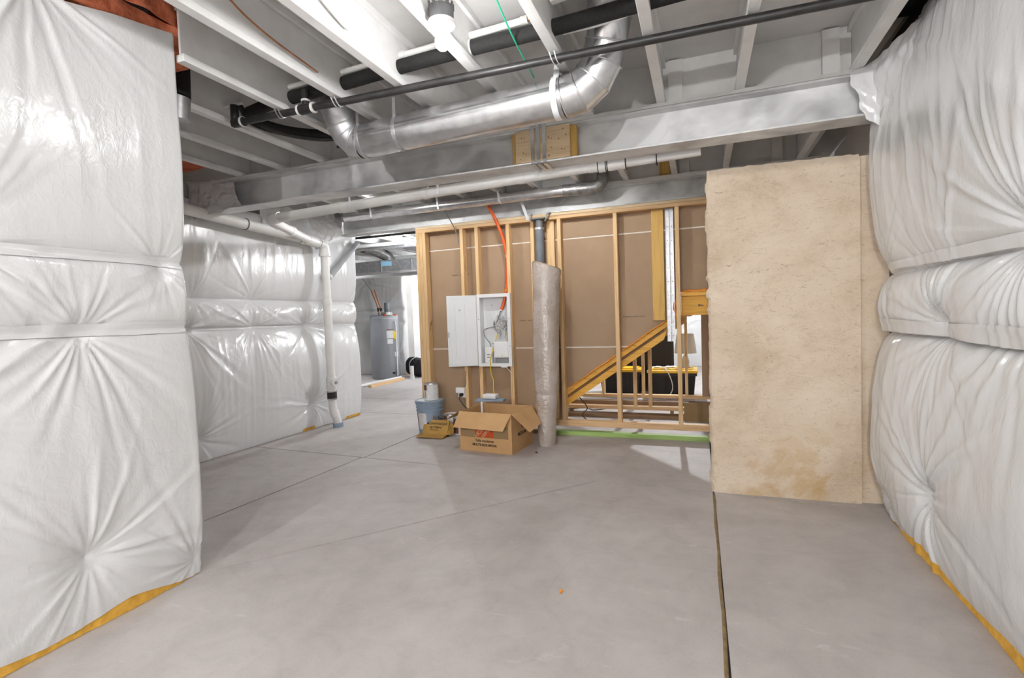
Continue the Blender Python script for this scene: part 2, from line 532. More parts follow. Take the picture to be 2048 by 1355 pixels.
# ------------------------------------------------------------------ ceiling: subfloor and joists
JB = 2.517; SUB = 2.80
ceiling = tag(B(-10.2, 1.6, -4.7, 12.4, SUB, SUB + 0.03).build('ceiling', 'subfloor'), kind='structure')
def ijoist(y0, y1):
    m = MB()
    m.box(-0.026, 0.026, y0, y1, JB, JB + 0.036)
    m.box(-0.0065, 0.0065, y0, y1, JB + 0.036, SUB - 0.036)
    m.box(-0.026, 0.026, y0, y1, SUB - 0.036, SUB)
    return m
jm_long = ijoist(-4.5, 12.2).build('joist', 'flange_paint', ceiling, bevel=0.003)
jm_long.location.x = -1.93
JX = [-1.53, -1.09, -0.65, -0.205, 0.24, 0.83]
for x in JX:
    o = jm_long.copy(); link(o, ceiling); o.location.x = x
jm_s = ijoist(1.80, 12.2).build('joist', 'flange_paint', ceiling, bevel=0.003)
jm_s.location.x = -2.335
for x in (-2.80, -3.23, -3.68):
    o = jm_s.copy(); link(o, ceiling); o.location.x = x
jm_f = ijoist(5.2, 12.2).build('joist', 'flange_paint', ceiling, bevel=0.003)
jm_f.location.x = -4.13
for k in range(1, 9):
    o = jm_f.copy(); link(o, ceiling); o.location.x = -4.13 - 0.45 * k
ALLJ = [-3.68, -3.23, -2.80, -2.335, -1.93] + JX
for i in range(len(ALLJ) - 1):
    a, b = ALLJ[i] + 0.008, ALLJ[i + 1] - 0.008
    B(a, b, 3.42, 3.44, JB + 0.002, SUB).build('blocking_panel', 'white_paint', ceiling)
    B(a, b, 5.13, 5.15, JB + 0.002, SUB).build('blocking_panel', 'white_paint', ceiling)
for x, y in ((-0.165, 3.385), (0.675, 3.385), (-1.66, 5.09), (-0.98, 5.09), (-0.16, 5.09), (0.62, 5.09)):
    B(x, x + 0.085, y, y + 0.032, JB + 0.004, SUB - 0.01).build('squash_block', 'white_paint', ceiling)
B(-0.345, -0.245, 5.09, 5.125, JB - 0.0, SUB - 0.01).build('squash_block', 'pine_gold', ceiling)

# ------------------------------------------------------------------ outer walls
wl = tag(B(-4.6, -2.45, -4.6, 1.74, 0, SUB).build('wall_left', 'concrete_grey'), kind='structure')
wfl = tag(B(-4.62, -4.38, 1.74, 5.58, 0, SUB).build('wall_far_left', 'concrete_grey'), kind='structure')
wr = tag(B(1.08, 1.4, -4.6, 12.2, 0, SUB).build('wall_right', 'concrete_grey'), kind='structure')
tag(B(-2.47, 1.08, -4.6, -4.4, 0, SUB).build('wall_rear', 'white_paint'), kind='structure')
tag(B(-10.1, -6.30, 10.05, 10.3, 0, SUB).build('wall_heater', 'concrete_grey'), kind='structure')
tag(B(-6.6, 1.08, 12.05, 12.3, 0, SUB).build('wall_far', 'concrete_grey'), kind='structure')
tag(B(-6.6, -6.32, 10.3, 12.05, 0, SUB).build('wall_far_side', 'plastic'), kind='structure')
tag(B(-10.1, -9.9, 1.9, 10.05, 0, SUB).build('wall_side', 'concrete_grey'), kind='structure')
tag(B(-9.9, -4.62, 1.9, 2.1, 0, SUB).build('wall_side_front', 'concrete_grey'), kind='structure')

# ------------------------------------------------------------------ insulation blankets
def blanket_depth(U, Z, edges, D, puckers, seed, fold=0.006, expo=0.42):
    d = np.full(U.shape, 0.012)
    for i in range(len(edges) - 1):
        a = edges[i] + 0.02 * (fbm(U * 2.1, U * 0 + i, seed + 40, 2) - 0.4); b = edges[i + 1] + 0.02 * (fbm(U * 2.1, U * 0 + i + 1, seed + 40, 2) - 0.4)
        t = np.clip((Z - a) / (b - a), 0, 1)
        h = D if (b - a).mean() > 0.5 else D * 0.72
        p = np.clip(4 * t * (1 - t), 0, 1) ** expo
        d = d + h * p
    body = np.clip((d - 0.02) / D, 0, 1)
    d = d + 0.030 * body * (fbm(U * 1.7, Z * 1.4, seed + 2) - 0.45)
    wu = U + 0.12 * (fbm(U * 1.5, Z * 1.5, seed + 5) - 0.45)
    rd = 1 - np.abs(2 * vnoise(wu * 7.0, Z * 0.8, seed + 9) - 1)
    d = d + fold * body * (rd - 0.5)
    rd = 1 - np.abs(2 * vnoise(wu * 15.0, Z * 1.6, seed + 19) - 1)
    d = d + fold * 0.45 * body * (rd - 0.5)
    for k, (u, z, dep, Rr, amp, reach) in enumerate(puckers):
        du = U - u; dz = Z - z
        r = np.hypot(du, dz) + 1e-6
        th = np.arctan2(dz, du) + 0.25 * (fbm(U * 2.2, Z * 2.2, seed + 60 + k) - 0.45) * np.minimum(1, r / 0.3)
        rs = np.random.RandomState(seed * 31 + k)
        n = 58
        knots = rs.rand(n)
        q = (th + PI) / (2 * PI) * n
        i0 = np.floor(q).astype(int) % n; i1 = (i0 + 1) % n; ft = q - np.floor(q); ft = ft * ft * (3 - 2 * ft)
        s = (knots[i0] * (1 - ft) + knots[i1] * ft) ** 1.6 + 0.12
        ln = rs.rand(n) ** 2 * 1.3
        lr = 0.25 + ln[i0] * (1 - ft) + ln[i1] * ft
        d = d + amp * (s - 0.5) * 2 * np.exp(-(r / (reach * lr)) ** 1.5) * np.clip(r / 0.10, 0, 1)
        d = d * (1 - dep * np.exp(-(r / Rr)))
    return np.maximum(d, 0.006)

def blanket(name, label, axis, base, sgn, u0, u1, edges, puckers, D, seed, step, hem, top, endroll=None, fold=0.006, tapes=(), startroll=None, group=None, expo=0.42):
    """axis 'x': wall plane x=base, u runs along y; axis 'y': plane y=base, u runs along x; sgn: outward side"""
    ctr = (u0 + u1) / 2
    loc = (base, ctr, 0) if axis == 'x' else (ctr, base, 0)
    root = thing(name, label, 'insulation', loc, group)
    nu = max(8, int((u1 - u0) / step)); nv = max(8, int((edges[-1] - edges[0]) / step))
    u = np.linspace(u0, u1, nu); v = np.linspace(0, 1, nv)
    hz = np.array([hem(x) for x in u]); tz = np.array([top(x) for x in u])
    U = np.repeat(u[:, None], nv, 1)
    Z = hz[:, None] + (tz - hz)[:, None] * v[None, :]
    def depth(U, Z):
        d = blanket_depth(U, Z, edges, D, puckers, seed, fold, expo)
        if endroll:
            e = np.clip((U - (u1 - endroll)) / endroll, 0, 1); d = d * np.sqrt(np.maximum(1 - e ** 2.2, 0)) 
        if startroll:
            e = np.clip(((u0 + startroll) - U) / startroll, 0, 1); d = d * np.sqrt(np.maximum(1 - e ** 2.2, 0))
        return d
    d = depth(U, Z)
    def pos(U, Z, d):
        if axis == 'x': return np.stack([base + sgn * d, U, Z], -1)
        return np.stack([U, base + sgn * d, Z], -1)
    # close the sheet behind along its ends so it has a skin all round
    P = pos(U, Z, d)
    back0 = P[0:1].copy(); back1 = P[-1:].copy()
    k = 0 if axis == 'x' else 1
    back0[..., k] = base - sgn * 0.012; back1[..., k] = base - sgn * 0.012
    P = np.concatenate([back0, P, back1], 0)
    if (axis == 'x') == (sgn > 0):
        P = P[::1]
    else:
        P = P[::-1]
    grid_obj('plastic_facing', P, 'plastic', root)
    # yellow glass wool showing below the hem
    v2 = np.linspace(0, 1, 5)
    Z2 = 0.002 + (hz + 0.03)[:, None] * v2[None, :]
    U2 = np.repeat(u[:, None], 5, 1)
    dd = depth(u[:, None], hz[:, None] + 0.0)
    d2 = np.repeat(np.maximum(dd - 0.006, 0.004), 5, 1) + 0.004 * (fbm(U2 * 14, Z2 * 30, seed) - 0.4) + 0.012 * (1 - v2)[None, :] * (fbm(U2 * 5, Z2 * 0, seed + 3) - 0.2)
    Pb = pos(U2, Z2, d2)
    grid_obj('glass_wool_edge', Pb if (axis == 'x') == (sgn > 0) else Pb[::-1], 'glass_yellow', root)
    # taped seams
    for (zt, hgt, ua, ub, rise) in tapes:
        n = max(12, int((ub - ua) / 0.02))
        uu = np.linspace(ua, ub, n)
        zz = zt + rise * (uu - ua) / (ub - ua) + 0.010 * (fbm(uu * 3, uu * 0 + zt, seed + 77, 2) - 0.4)
        rows = []
        hh = hgt * (0.75 + 0.5 * fbm(uu * 4, uu * 0 + zt * 3, seed + 78, 2))
        dref = depth(uu[:, None], zz[:, None])[:, 0]
        for j in range(5):
            q = j / 4 - 0.5
            zrow = zz + q * hh
            dl = depth(uu[:, None], zrow[:, None])[:, 0]
            dj = np.maximum(dl, dref) * 1.0 + 0.006 + 0.006 * (1 - 4 * q * q)
            rows.append(pos(uu, zrow, dj))
        G = np.stack(rows, 1)
        grid_obj('seam_tape', G if (axis == 'x') == (sgn > 0) else G[::-1], 'plastic', root)
    return root

def hem_left(y):
    return 0.004 + 0.055 * max(0, min(1, (1.72 - y) / 0.28)) * (0.75 + 0.35 * math.sin(y * 9 + 0.6)) 
def hem_right(y):
    return 0.006 + 0.050 * max(0, min(1, (3.45 - y) / 0.5)) * (0.8 + 0.3 * math.sin(y * 7))
bl_left = blanket('insulation_blanket', 'puffy white plastic insulation covering the near left wall under the orange batt', 'x', -2.430, 1, -4.3, 1.80,
    [-0.05, 1.235, 1.545, 3.0],
    [(1.30, 0.30, 0.80, 0.08, 0.0115, 0.42), (1.33, 1.225, 0.5, 0.10, 0.013, 0.40), (1.22, 2.60, 0.6, 0.10, 0.016, 0.50), (1.68, 1.52, 0.6, 0.06, 0.008, 0.15), (1.75, 0.08, 0.4, 0.08, 0.010, 0.3), (0.75, 0.9, 0.3, 0.12, 0.012, 0.4),
     (0.4, 0.3, 0.85, 0.09, 0.016, 0.45), (0.3, 1.54, 0.8, 0.1, 0.015, 0.4), (-0.7, 0.35, 0.85, 0.09, 0.016, 0.45), (0.95, 1.55, 0.5, 0.1, 0.012, 0.35)],
    0.085, 3, 0.008, hem_left, lambda y: 2.64 - 0.16 * max(0, min(1, (1.78 - y) / 0.8)), endroll=0.03, fold=0.005, expo=0.30,
    tapes=[(1.545, 0.05, -1.0, 1.775, 0), (1.235, 0.055, -1.0, 1.775, 0)])
bl_far = blanket('insulation_blanket', 'puffy white plastic insulation on the wall behind the white drain stack', 'x', -4.362, 1, 1.76, 5.62,
    [-0.05, 1.22, 1.50, 2.42],
    [(3.95, 1.50, 0.6, 0.07, 0.012, 0.28), (4.70, 1.22, 0.8, 0.07, 0.018, 0.33), (3.22, 1.22, 0.8, 0.07, 0.018, 0.35), (4.72, 0.30, 0.8, 0.08, 0.018, 0.36), (3.25, 0.22, 0.85, 0.08, 0.018, 0.40), (5.45, 1.47, 0.5, 0.06, 0.010, 0.2), (5.5, 1.15, 0.5, 0.06, 0.010, 0.2), (3.95, 1.23, 0.6, 0.07, 0.014, 0.3), (3.3, 1.5, 0.7, 0.06, 0.012, 0.25)],
    0.105, 8, 0.0105, lambda y: 0.004 + (0.03 if y > 5.3 or 4.55 < y < 4.75 else 0.0), lambda y: 2.40, endroll=0.05, fold=0.010, tapes=[(1.22, 0.03, 1.8, 5.55, 0)])
bl_right = blanket('insulation_blanket', 'puffy white plastic insulation on the right wall against the concrete', 'x', 1.072, -1, -4.3, 3.58,
    [-0.05, 1.07, 1.40, 2.66],
    [(2.15, 1.455, 0.75, 0.12, 0.020, 0.65), (2.78, 1.13, 0.75, 0.08, 0.016, 0.42), (2.84, 0.33, 0.7, 0.10, 0.018, 0.5), (3.5, 1.42, 0.5, 0.08, 0.010, 0.3), (3.45, 0.10, 0.5, 0.08, 0.012, 0.3), (1.3, 1.42, 0.7, 0.1, 0.018, 0.55), (1.2, 0.3, 0.8, 0.09, 0.018, 0.5), (3.1, 2.55, 0.6, 0.10, 0.014, 0.45)],
    0.135, 5, 0.0085, hem_right, lambda y: 2.62, endroll=0.10, fold=0.0115,
    tapes=[(1.42, 0.05, 1.0, 3.45, 0.02), (1.085, 0.075, 1.0, 3.5, 0.03)])
blanket('insulation_blanket', 'white plastic insulation behind the grey water heater', 'y', 10.04, -1, -9.9, -6.30, [-0.05, 1.22, 1.5, 2.5],
    [(-6.9, 1.5, 0.7, 0.1, 0.03, 0.5), (-6.6, 0.4, 0.7, 0.1, 0.03, 0.5), (-7.3, 2.2, 0.7, 0.1, 0.03, 0.5)], 0.11, 12, 0.03, lambda x: 0.006, lambda x: 2.42, endroll=0.06, fold=0.016)
blanket('insulation_blanket', 'white plastic insulation on the farthest wall, past the heater and under the stairs', 'y', 12.04, -1, -6.5, 1.0, [-0.05, 1.22, 1.5, 2.5],
    [(-6.2, 1.3, 0.7, 0.1, 0.03, 0.5), (-0.5, 0.9, 0.7, 0.1, 0.03, 0.5), (-1.5, 0.5, 0.7, 0.1, 0.03, 0.5)], 0.11, 14, 0.04, lambda x: 0.006, lambda x: 2.5, fold=0.016)

def crumple(name, parent, A, Bp, C, D_, n, m, amp, seed, mat='plastic', edge=0.02):
    """crumpled sheet over the quad A-B-C-D"""
    s = np.linspace(0, 1, n)[:, None, None]; t = np.linspace(0, 1, m)[None, :, None]
    A, Bp, C, D_ = (np.array(q, float) for q in (A, Bp, C, D_))
    P = (A * (1 - s) + Bp * s) * (1 - t) + (D_ * (1 - s) + C * s) * t
    nrm = np.cross(Bp - A, D_ - A); nrm /= np.linalg.norm(nrm)
    s2 = np.repeat(s[:, :, 0], m, 1); t2 = np.repeat(t[:, :, 0], n, 0)
    L1 = np.linalg.norm(Bp - A); L2 = np.linalg.norm(D_ - A)
    h = (1 - np.abs(2 * fbm(s2 * L1 * 7, t2 * L2 * 7, seed, 3) - 0.9)) * amp
    h += amp * 0.7 * (fbm(s2 * L1 * 20, t2 * L2 * 20, seed + 4, 2) - 0.4)
    rag = edge * (fbm(s2 * L1 * 12, t2 * 0 + 3, seed + 8, 2) - 0.4)
    P = P + nrm * h[..., None]
    P[:, -1] += (D_ - A) / L2 * rag[:, -1][:, None] * 2
    P[:, 0] -= (D_ - A) / L2 * rag[:, 0][:, None] * 2
    P[0] += (A - Bp) / L1 * (edge * 2 * (fbm(t2[0] * L2 * 14, t2[0] * 0 + 5, seed + 9, 2) - 0.3))[:, None]
    P[-1] -= (A - Bp) / L1 * (edge * 2 * (fbm(t2[0] * L2 * 14, t2[0] * 0 + 9, seed + 11, 2) - 0.3))[:, None]
    return grid_obj(name, P, mat, parent)

crumple('wrapped_flap', bl_right, (0.86, 3.30, 2.53), (0.985, 2.80, 2.56), (0.975, 2.82, 2.18), (0.90, 3.31, 2.21), 50, 34, 0.035, 21)
crumple('wrapped_flap', bl_right, (0.80, 3.296, 2.50), (0.90, 3.285, 2.53), (0.93, 3.285, 2.19), (0.86, 3.296, 2.24), 26, 40, 0.022, 27, edge=0.035)
crumple('wrapped_flap', bl_far, (-4.30, 3.285, 2.55), (-3.78, 3.292, 2.505), (-3.70, 3.292, 2.27), (-4.28, 3.285, 2.20), 60, 34, 0.035, 31, edge=0.03)
crumple('wrapped_flap', bl_far, (-4.27, 4.1, 2.50), (-4.27, 5.05, 2.60), (-4.25, 5.05, 2.2), (-4.22, 4.1, 2.25), 70, 40, 0.05, 35)
crumple('wrapped_flap', bl_far, (-4.27, 4.75, 2.66), (-4.0, 5.03, 2.56), (-4.0, 5.03, 2.30), (-4.16, 4.75, 2.10), 60, 40, 0.05, 38)
crumple('wrapped_flap', bl_far, (-4.24, 4.95, 2.62), (-4.24, 5.6, 2.62), (-4.24, 5.6, 2.20), (-4.24, 4.95, 1.95), 60, 40, 0.025, 44)

# pink-orange glass wool batts
def batt(name, label, x0, x1, y0, y1, z0, z1, seed):
    root = thing(name, label, 'insulation', ((x0 + x1) / 2, (y0 + y1) / 2, z0))
    rs = np.linspace(0, 2 * PI, 41); ys = np.linspace(0, 1, int((y1 - y0) / 0.018) + 2)
    Y, A = np.meshgrid(ys, rs, indexing='ij')
    sq = lambda c: np.sign(c) * np.abs(c) ** 0.45
    endf = np.clip(np.minimum(Y, 1 - Y) * (y1 - y0) / 0.06, 0, 1) ** 0.5
    nn = 0.8 + 0.45 * fbm(A * 2.2, Y * (y1 - y0) * 9, seed)
    X = (x0 + x1) / 2 + sq(np.cos(A)) * (x1 - x0) / 2 * nn * (0.25 + 0.75 * endf)
    Z = (z0 + z1) / 2 + sq(np.sin(A)) * (z1 - z0) / 2 * nn * (0.25 + 0.75 * endf)
    P = np.stack([X, y0 + Y * (y1 - y0), np.minimum(Z, SUB - 0.004)], -1)
    grid_obj('wool', P[::-1], 'glass_pink', root)
    return root
batt('glass_wool_batt', 'orange-pink glass wool batt on top of the near left wall', -2.66, -2.345, 0.2, 1.99, 2.565, 2.795, 4)
batt('glass_wool_batt', 'orange-pink glass wool tucked above the far left wall beside the beam', -4.25, -3.90, 2.2, 3.26, 2.58, 2.79, 6)

# ------------------------------------------------------------------ concrete stub wall
wc = tag(bpy.data.objects.new('wall_concrete', None), kind='structure'); COL.objects.link(wc); wc.location = (0.5, 3.63, 0); OFF[wc] = Vector((0.5, 3.63, 0))
def rough_slab(name, x0, x1, y0, y1, z0, z1, seed, parent):
    nx, nz = 60, 120
    xs = np.linspace(0, 1, nx); zs = np.linspace(0, 1, nz)
    Xg, Zg = np.meshgrid(xs, zs, indexing='ij')
    le = x0 + 0.018 * (fbm(Zg * 40, Zg * 0, seed, 3) - 0.45) - 0.010 * (vnoise(Zg * 70, Zg * 0, seed + 1) > 0.78)
    te = z1 - 0.018 * (fbm(Xg * 22, Xg * 0 + 3, seed + 2, 3)) - 0.012 * (Xg - 0.0)
    X = le + (x1 - le) * Xg; Z = z0 + (te - z0) * Zg
    Yf = y0 + 0.006 * (fbm(X * 9, Z * 9, seed + 5, 4) - 0.45)
    # broken arrises: the face leans back along the top and the left edge
    Yf = Yf + 0.030 * np.clip((Zg - 0.978) / 0.022, 0, 1) + 0.02 * np.clip((0.012 - Xg) / 0.012, 0, 1) ** 1.5
    F = np.stack([X, Yf, Z], -1)
    bk = F[0:1].copy(); bk[..., 1] = y1
    P = np.concatenate([bk, F], 0)
    tk = P[:, -1:].copy(); tk[..., 1] = y1
    P = np.concatenate([P, tk], 1)
    o = grid_obj(name, P, 'foundation', parent)
    o.data.set_sharp_from_angle(angle=R(38))
    return o
rough_slab('concrete_face', 0.052, 0.915, 3.63, 3.86, 0.0, 2.165, 3, wc)
B(0.914, 1.07, 3.655, 3.86, 0.0, 2.13).build('form_strip', 'foundation', wc, bevel=0.004)

# ------------------------------------------------------------------ steel beams
def ibeam(label, x0, x1, y0, y1, z0, z1, plate_top, ft=0.012):
    root = thing('steel_beam', label, 'beam', ((x0 + x1) / 2, (y0 + y1) / 2, z0))
    yc = (y0 + y1) / 2
    B(x0, x1, yc - 0.006, yc + 0.006, z0 + ft, z1 - ft).build('web', 'beam_steel', root)
    B(x0, x1, y0, y1, z0, z0 + ft).build('bottom_flange', 'beam_steel', root, bevel=0.002)
    B(x0, x1, y0, y1, z1 - ft, z1).build('top_flange', 'beam_steel', root, bevel=0.002)
    B(x0, x1, y0 - 0.006, y1 + 0.006, z1 + 0.0005, plate_top - 0.0005).build('nailer_plate', 'white_paint', root)
    return root
ibeam('long galvanized steel beam in front carrying the wood block and straps', -4.26, 1.0, 3.32, 3.49, 2.262, 2.495, JB)
ibeam('galvanized steel beam farther back along the top of the stud wall', -4.05, 1.0, 5.05, 5.20, 2.282, 2.478, JB)

# wood block strapped to the near beam
wb = thing('wood_block', 'nail-holed plywood block strapped to the side of the front steel beam', 'wood block', (-0.975, 3.34, 2.275))
m = B(-1.165, -0.785, 3.316, 3.334, 2.276, 2.49); m.build('front_board', 'plate_pine', wb, bevel=0.002)
B(-1.195, -0.745, 3.336, 3.39, 2.276, 2.482).build('packing_board', 'pine_gold', wb, bevel=0.002)
for (x, z) in ((-1.12, 2.44), (-1.10, 2.44), (-0.93, 2.42), (-0.91, 2.41), (-0.86, 2.40), (-0.83, 2.46), (-0.91, 2.35), (-0.84, 2.33), (-0.82, 2.325), (-1.11, 2.34), (-1.09, 2.33), (-1.13, 2.30), (-0.81, 2.42), (-0.93, 2.30)):
    T([(x, 3.3175, z), (x, 3.3145, z)], 0.0035 + 0.003 * rnd.random(), 8).build('nail_head', 'brown_wood', wb)
for x in (-1.055, -1.015, -0.972):
    m = MB()
    m.box(x, x + 0.026, 3.309, 3.3145, 2.253, 2.535)
    m.box(x, x + 0.026, 3.309, 3.50, 2.2525, 2.2575)
    for k in range(9):
        m.tube([(x + 0.013, 3.3095, 2.27 + k * 0.03), (x + 0.013, 3.3082, 2.27 + k * 0.03)], 0.0035, 6)
    st = m.build('metal_strap', 'galv', wb, bevel=0.001)

# ------------------------------------------------------------------ ducts
def ringed(path, r, n=28, ridge=0.006, seed=1):
    m = MB(); m.tube(path, r, n); return m
duct = thing('round_duct', 'large round galvanized duct with elbows hung below the joists', 'duct', (-1.4, 2.75, 2.3))
DY0, DY1, DZ, DR = 2.79, 2.705, 2.395, 0.104
def dpt(x): return (x, DY0 + (DY1 - DY0) * (x + 2.02) / 1.37, DZ)
T([dpt(-2.02), dpt(-0.66)], DR, 40).build('duct_pipe', 'galv', duct, smooth=40)
MB().bar((dpt(-2.0)[0], dpt(-2.0)[1] - 0.085, DZ - 0.055 + 0.012), (dpt(-0.68)[0], dpt(-0.68)[1] - 0.085, DZ - 0.055 + 0.012), 0.012, 0.010).build('lock_seam', 'galv', duct)
def gores(pts, r, parent, mat):
    P_ = [Vector(p) for p in pts]
    for i in range(len(P_) - 1):
        m = MB(); n = 36; vs = []
        for e in (i, i + 1):
            tg = (P_[min(e + 1, len(P_) - 1)] - P_[max(e - 1, 0)]).normalized()
            ax = (P_[i + 1] - P_[i]).normalized()
            sd = Vector((0, 1, 0.0)); sd = (sd - ax * sd.dot(ax)).normalized(); ot = ax.cross(sd)
            for k in range(n):
                q = P_[e] + (sd * math.cos(2 * PI * k / n) + ot * math.sin(2 * PI * k / n)) * r
                q = q - ax * ((q - P_[e]).dot(tg) / ax.dot(tg))
                vs.append(q)
        m.add(vs, [(k, (k + 1) % n, n + (k + 1) % n, n + k) for k in range(n)])
        m.build('elbow_gore', mat, parent, smooth=40)
        ring = [vs[k % n] + (vs[k % n] - P_[i]).normalized() * 0.002 for k in range(n + 1)]
        MB().tube(ring, 0.0045, 6, False).build('elbow_rib', mat, parent, smooth=60)
gores([dpt(-0.66), (-0.575, 2.70, 2.405), (-0.505, 2.695, 2.455), (-0.455, 2.685, 2.53), (-0.425, 2.665, 2.62), (-0.40, 2.625, 2.70), (-0.40, 2.60, 2.79)], 0.106, duct, 'galv')
gores([dpt(-2.02), (-2.075, 2.785, 2.408), (-2.115, 2.765, 2.45), (-2.135, 2.735, 2.51), (-2.135, 2.70, 2.58), (-2.135, 2.67, 2.79)], 0.102, duct, 'galv_dull')
p = dpt(-0.70); T([(p[0] - 0.016, p[1], p[2]), (p[0] + 0.016, p[1], p[2])], DR + 0.006, 40).build('collar', 'enamel', duct, smooth=40)
for x in (-1.72, -2.0):
    p = dpt(x)
    ring = [(x, p[1] + (DR + 0.003) * math.cos(a), p[2] + (DR + 0.003) * math.sin(a)) for a in [2 * PI * k / 24 + 0.4 for k in range(25)]]
    m = MB()
    for k in range(24): m.bar(ring[k], ring[k + 1], 0.003, 0.022, (1, 0, 0))
    m.bar((x, p[1] - 0.08, p[2] + 0.06), (x + 0.01, p[1] - 0.09, JB + 0.06), 0.022, 0.003, (0, 1, 0))
    m.build('hanger_strap', 'galv_dull', duct)
p = dpt(-0.69)
MB().bar((p[0], p[1] - 0.07, p[2] + 0.07), (p[0] + 0.02, p[1] - 0.085, JB + 0.09), 0.03, 0.003, (0, 1, 0)).build('hanger_strap', 'galv_dull', duct)

d2 = thing('vent_duct', 'slim galvanized vent duct running in front of the far beam', 'duct', (-2.4, 4.9, 2.4))
T([(-3.84, 4.90, 2.452), (-1.20, 4.90, 2.452)], 0.052, 26).build('duct_pipe', 'galv', d2, smooth=40)
T(spline([(-1.24, 4.90, 2.452), (-1.05, 4.90, 2.448), (-0.92, 4.90, 2.452), (-0.858, 4.90, 2.50), (-0.85, 4.90, 2.60), (-0.85, 4.90, 2.66)], 10), 0.058, 20).build('foil_elbow', 'foil_dark', d2, smooth=50)
T([(-1.27, 4.90, 2.452), (-1.23, 4.90, 2.452)], 0.056, 26).build('collar', 'galv', d2, smooth=40)
T(spline([(-3.80, 4.90, 2.452), (-3.92, 4.91, 2.46), (-4.0, 4.98, 2.50), (-4.02, 5.0, 2.62)], 8), 0.05, 18).build('flexible_end', 'foil_dark', d2, smooth=50)
for x in (-3.45, -2.60, -1.90):
    m = MB().bar((x, 4.845, 2.41), (x - 0.02, 4.84, JB + 0.10), 0.018, 0.003, (0, 1, 0))
    ring = [(x, 4.90 + 0.055 * math.cos(a), 2.452 + 0.055 * math.sin(a)) for a in [2 * PI * k / 16 for k in range(17)]]
    for k in range(16): m.bar(ring[k], ring[k + 1], 0.003, 0.016, (1, 0, 0))
    m.build('hanger_strap', 'enamel', d2)

# ------------------------------------------------------------------ gas pipe and insulated lines
gz = 2.492
gas = thing('gas_pipe', 'thin black iron gas pipe strapped under the joists', 'pipe', (-1.0, 2.46, gz))
gp = lambda x: (x, 2.415 + (x + 2.66) * 0.033, gz)
T([gp(-2.66), gp(0.95)], 0.0205, 16).build('pipe', 'black_pipe', gas, smooth=40)
T([gp(-2.70), gp(-2.62)], 0.028, 16).build('elbow', 'black_pipe', gas, smooth=40)
T([(gp(-2.69)[0], gp(-2.69)[1], gz - 0.02), (gp(-2.69)[0], gp(-2.69)[1], 2.60)], 0.024, 16).build('riser', 'black_pipe', gas, smooth=40)
for x in (-2.635, -2.205, -2.105):
    T([gp(x), gp(x + 0.014)], 0.0305, 16).build('thread_ring', 'white_wire', gas, smooth=40)
T([gp(-2.19), gp(-2.11)], 0.029, 16).build('tee', 'black_pipe', gas, smooth=40)
p = gp(-2.15); T([(p[0], p[1], gz), (p[0], p[1], 2.60)], 0.021, 16).build('tee_stub', 'black_pipe', gas, smooth=40)
T([(p[0], p[1], gz + 0.04), (p[0], p[1], gz + 0.052)], 0.027, 16).build('thread_ring', 'white_wire', gas, smooth=40)
for x in (-2.335, -1.93, -0.65):
    p = gp(x)
    m = MB()
    m.tube(arc((p[0] - 0.02, p[1] - 0.03, JB - 0.001), (p[0], p[1], gz - 0.075), (p[0] + 0.02, p[1] + 0.03, JB - 0.001), 10), 0.004, 6)
    m.tube(arc((p[0] + 0.005, p[1] - 0.03, JB - 0.001), (p[0] + 0.02, p[1], gz - 0.075), (p[0] + 0.04, p[1] + 0.03, JB - 0.001), 10), 0.004, 6)
    m.build('wire_hanger', 'galv', gas)

fo = thing('foam_pipe', 'thick black foam-insulated pipe threaded through the joists', 'pipe', (-1.0, 2.46, 2.6))
T(spline([(-2.72, 2.56, 2.615), (-2.45, 2.52, 2.62), (-2.0, 2.50, 2.622), (-1.5, 2.46, 2.62), (-1.1, 2.445, 2.62), (-0.65, 2.44, 2.62), (-0.2, 2.42, 2.625), (0.24, 2.40, 2.63), (0.75, 2.38, 2.64)], 6), 0.037, 18).build('foam_sleeve', 'black_foam', fo, smooth=50)
T(spline([(-2.60, 2.54, 2.615), (-2.76, 2.58, 2.61), (-2.775, 2.70, 2.60), (-2.70, 2.86, 2.59), (-2.58, 3.02, 2.60), (-2.44, 3.12, 2.61), (-2.36, 3.14, 2.615)], 8), 0.036, 16).build('foam_bend', 'black_foam', fo, smooth=50)
T([(-1.10, 2.445, 2.62), (-1.075, 2.445, 2.62)], 0.040, 18).build('tape_ring', 'white_wire', fo, smooth=40)
T([(-0.70, 2.44, 2.62), (-0.675, 2.44, 2.62)], 0.040, 18).build('tape_ring', 'white_wire', fo, smooth=40)
cp = thing('water_line', 'white plastic water line running above the black foam pipe', 'pipe', (-1.5, 2.45, 2.68))
T(spline([(-2.33, 2.50, 2.678), (-1.93, 2.485, 2.68), (-1.53, 2.465, 2.68), (-1.09, 2.44, 2.68), (-0.78, 2.425, 2.68)], 5), 0.0165, 12).build('pipe', 'pvc', cp, smooth=40)
T([(-0.80, 2.426, 2.68), (-0.765, 2.424, 2.68)], 0.021, 12).build('coupling', 'pvc', cp, smooth=40)
T([(-0.77, 2.424, 2.68), (-0.70, 2.42, 2.68)], 0.011, 10).build('stub', 'copper', cp, smooth=40)
T([(-1.515, 2.464, 2.68), (-1.48, 2.462, 2.68)], 0.022, 12).build('coupling', 'pvc', cp, smooth=40)
blk = thing('plastic_cross_strip', 'white painted strip crossing the joist bay above the elbow duct', 'strip', (-0.4, 2.3, 2.72))
MB().bar((-0.63, 2.36, 2.70), (-0.225, 2.32, 2.715), 0.035, 0.03).build('strip', 'flange_paint', blk, bevel=0.003)
wl2 = thing('white_cable', 'white cable sagging in front of the duct elbow', 'cable', (-0.45, 2.5, 2.6))
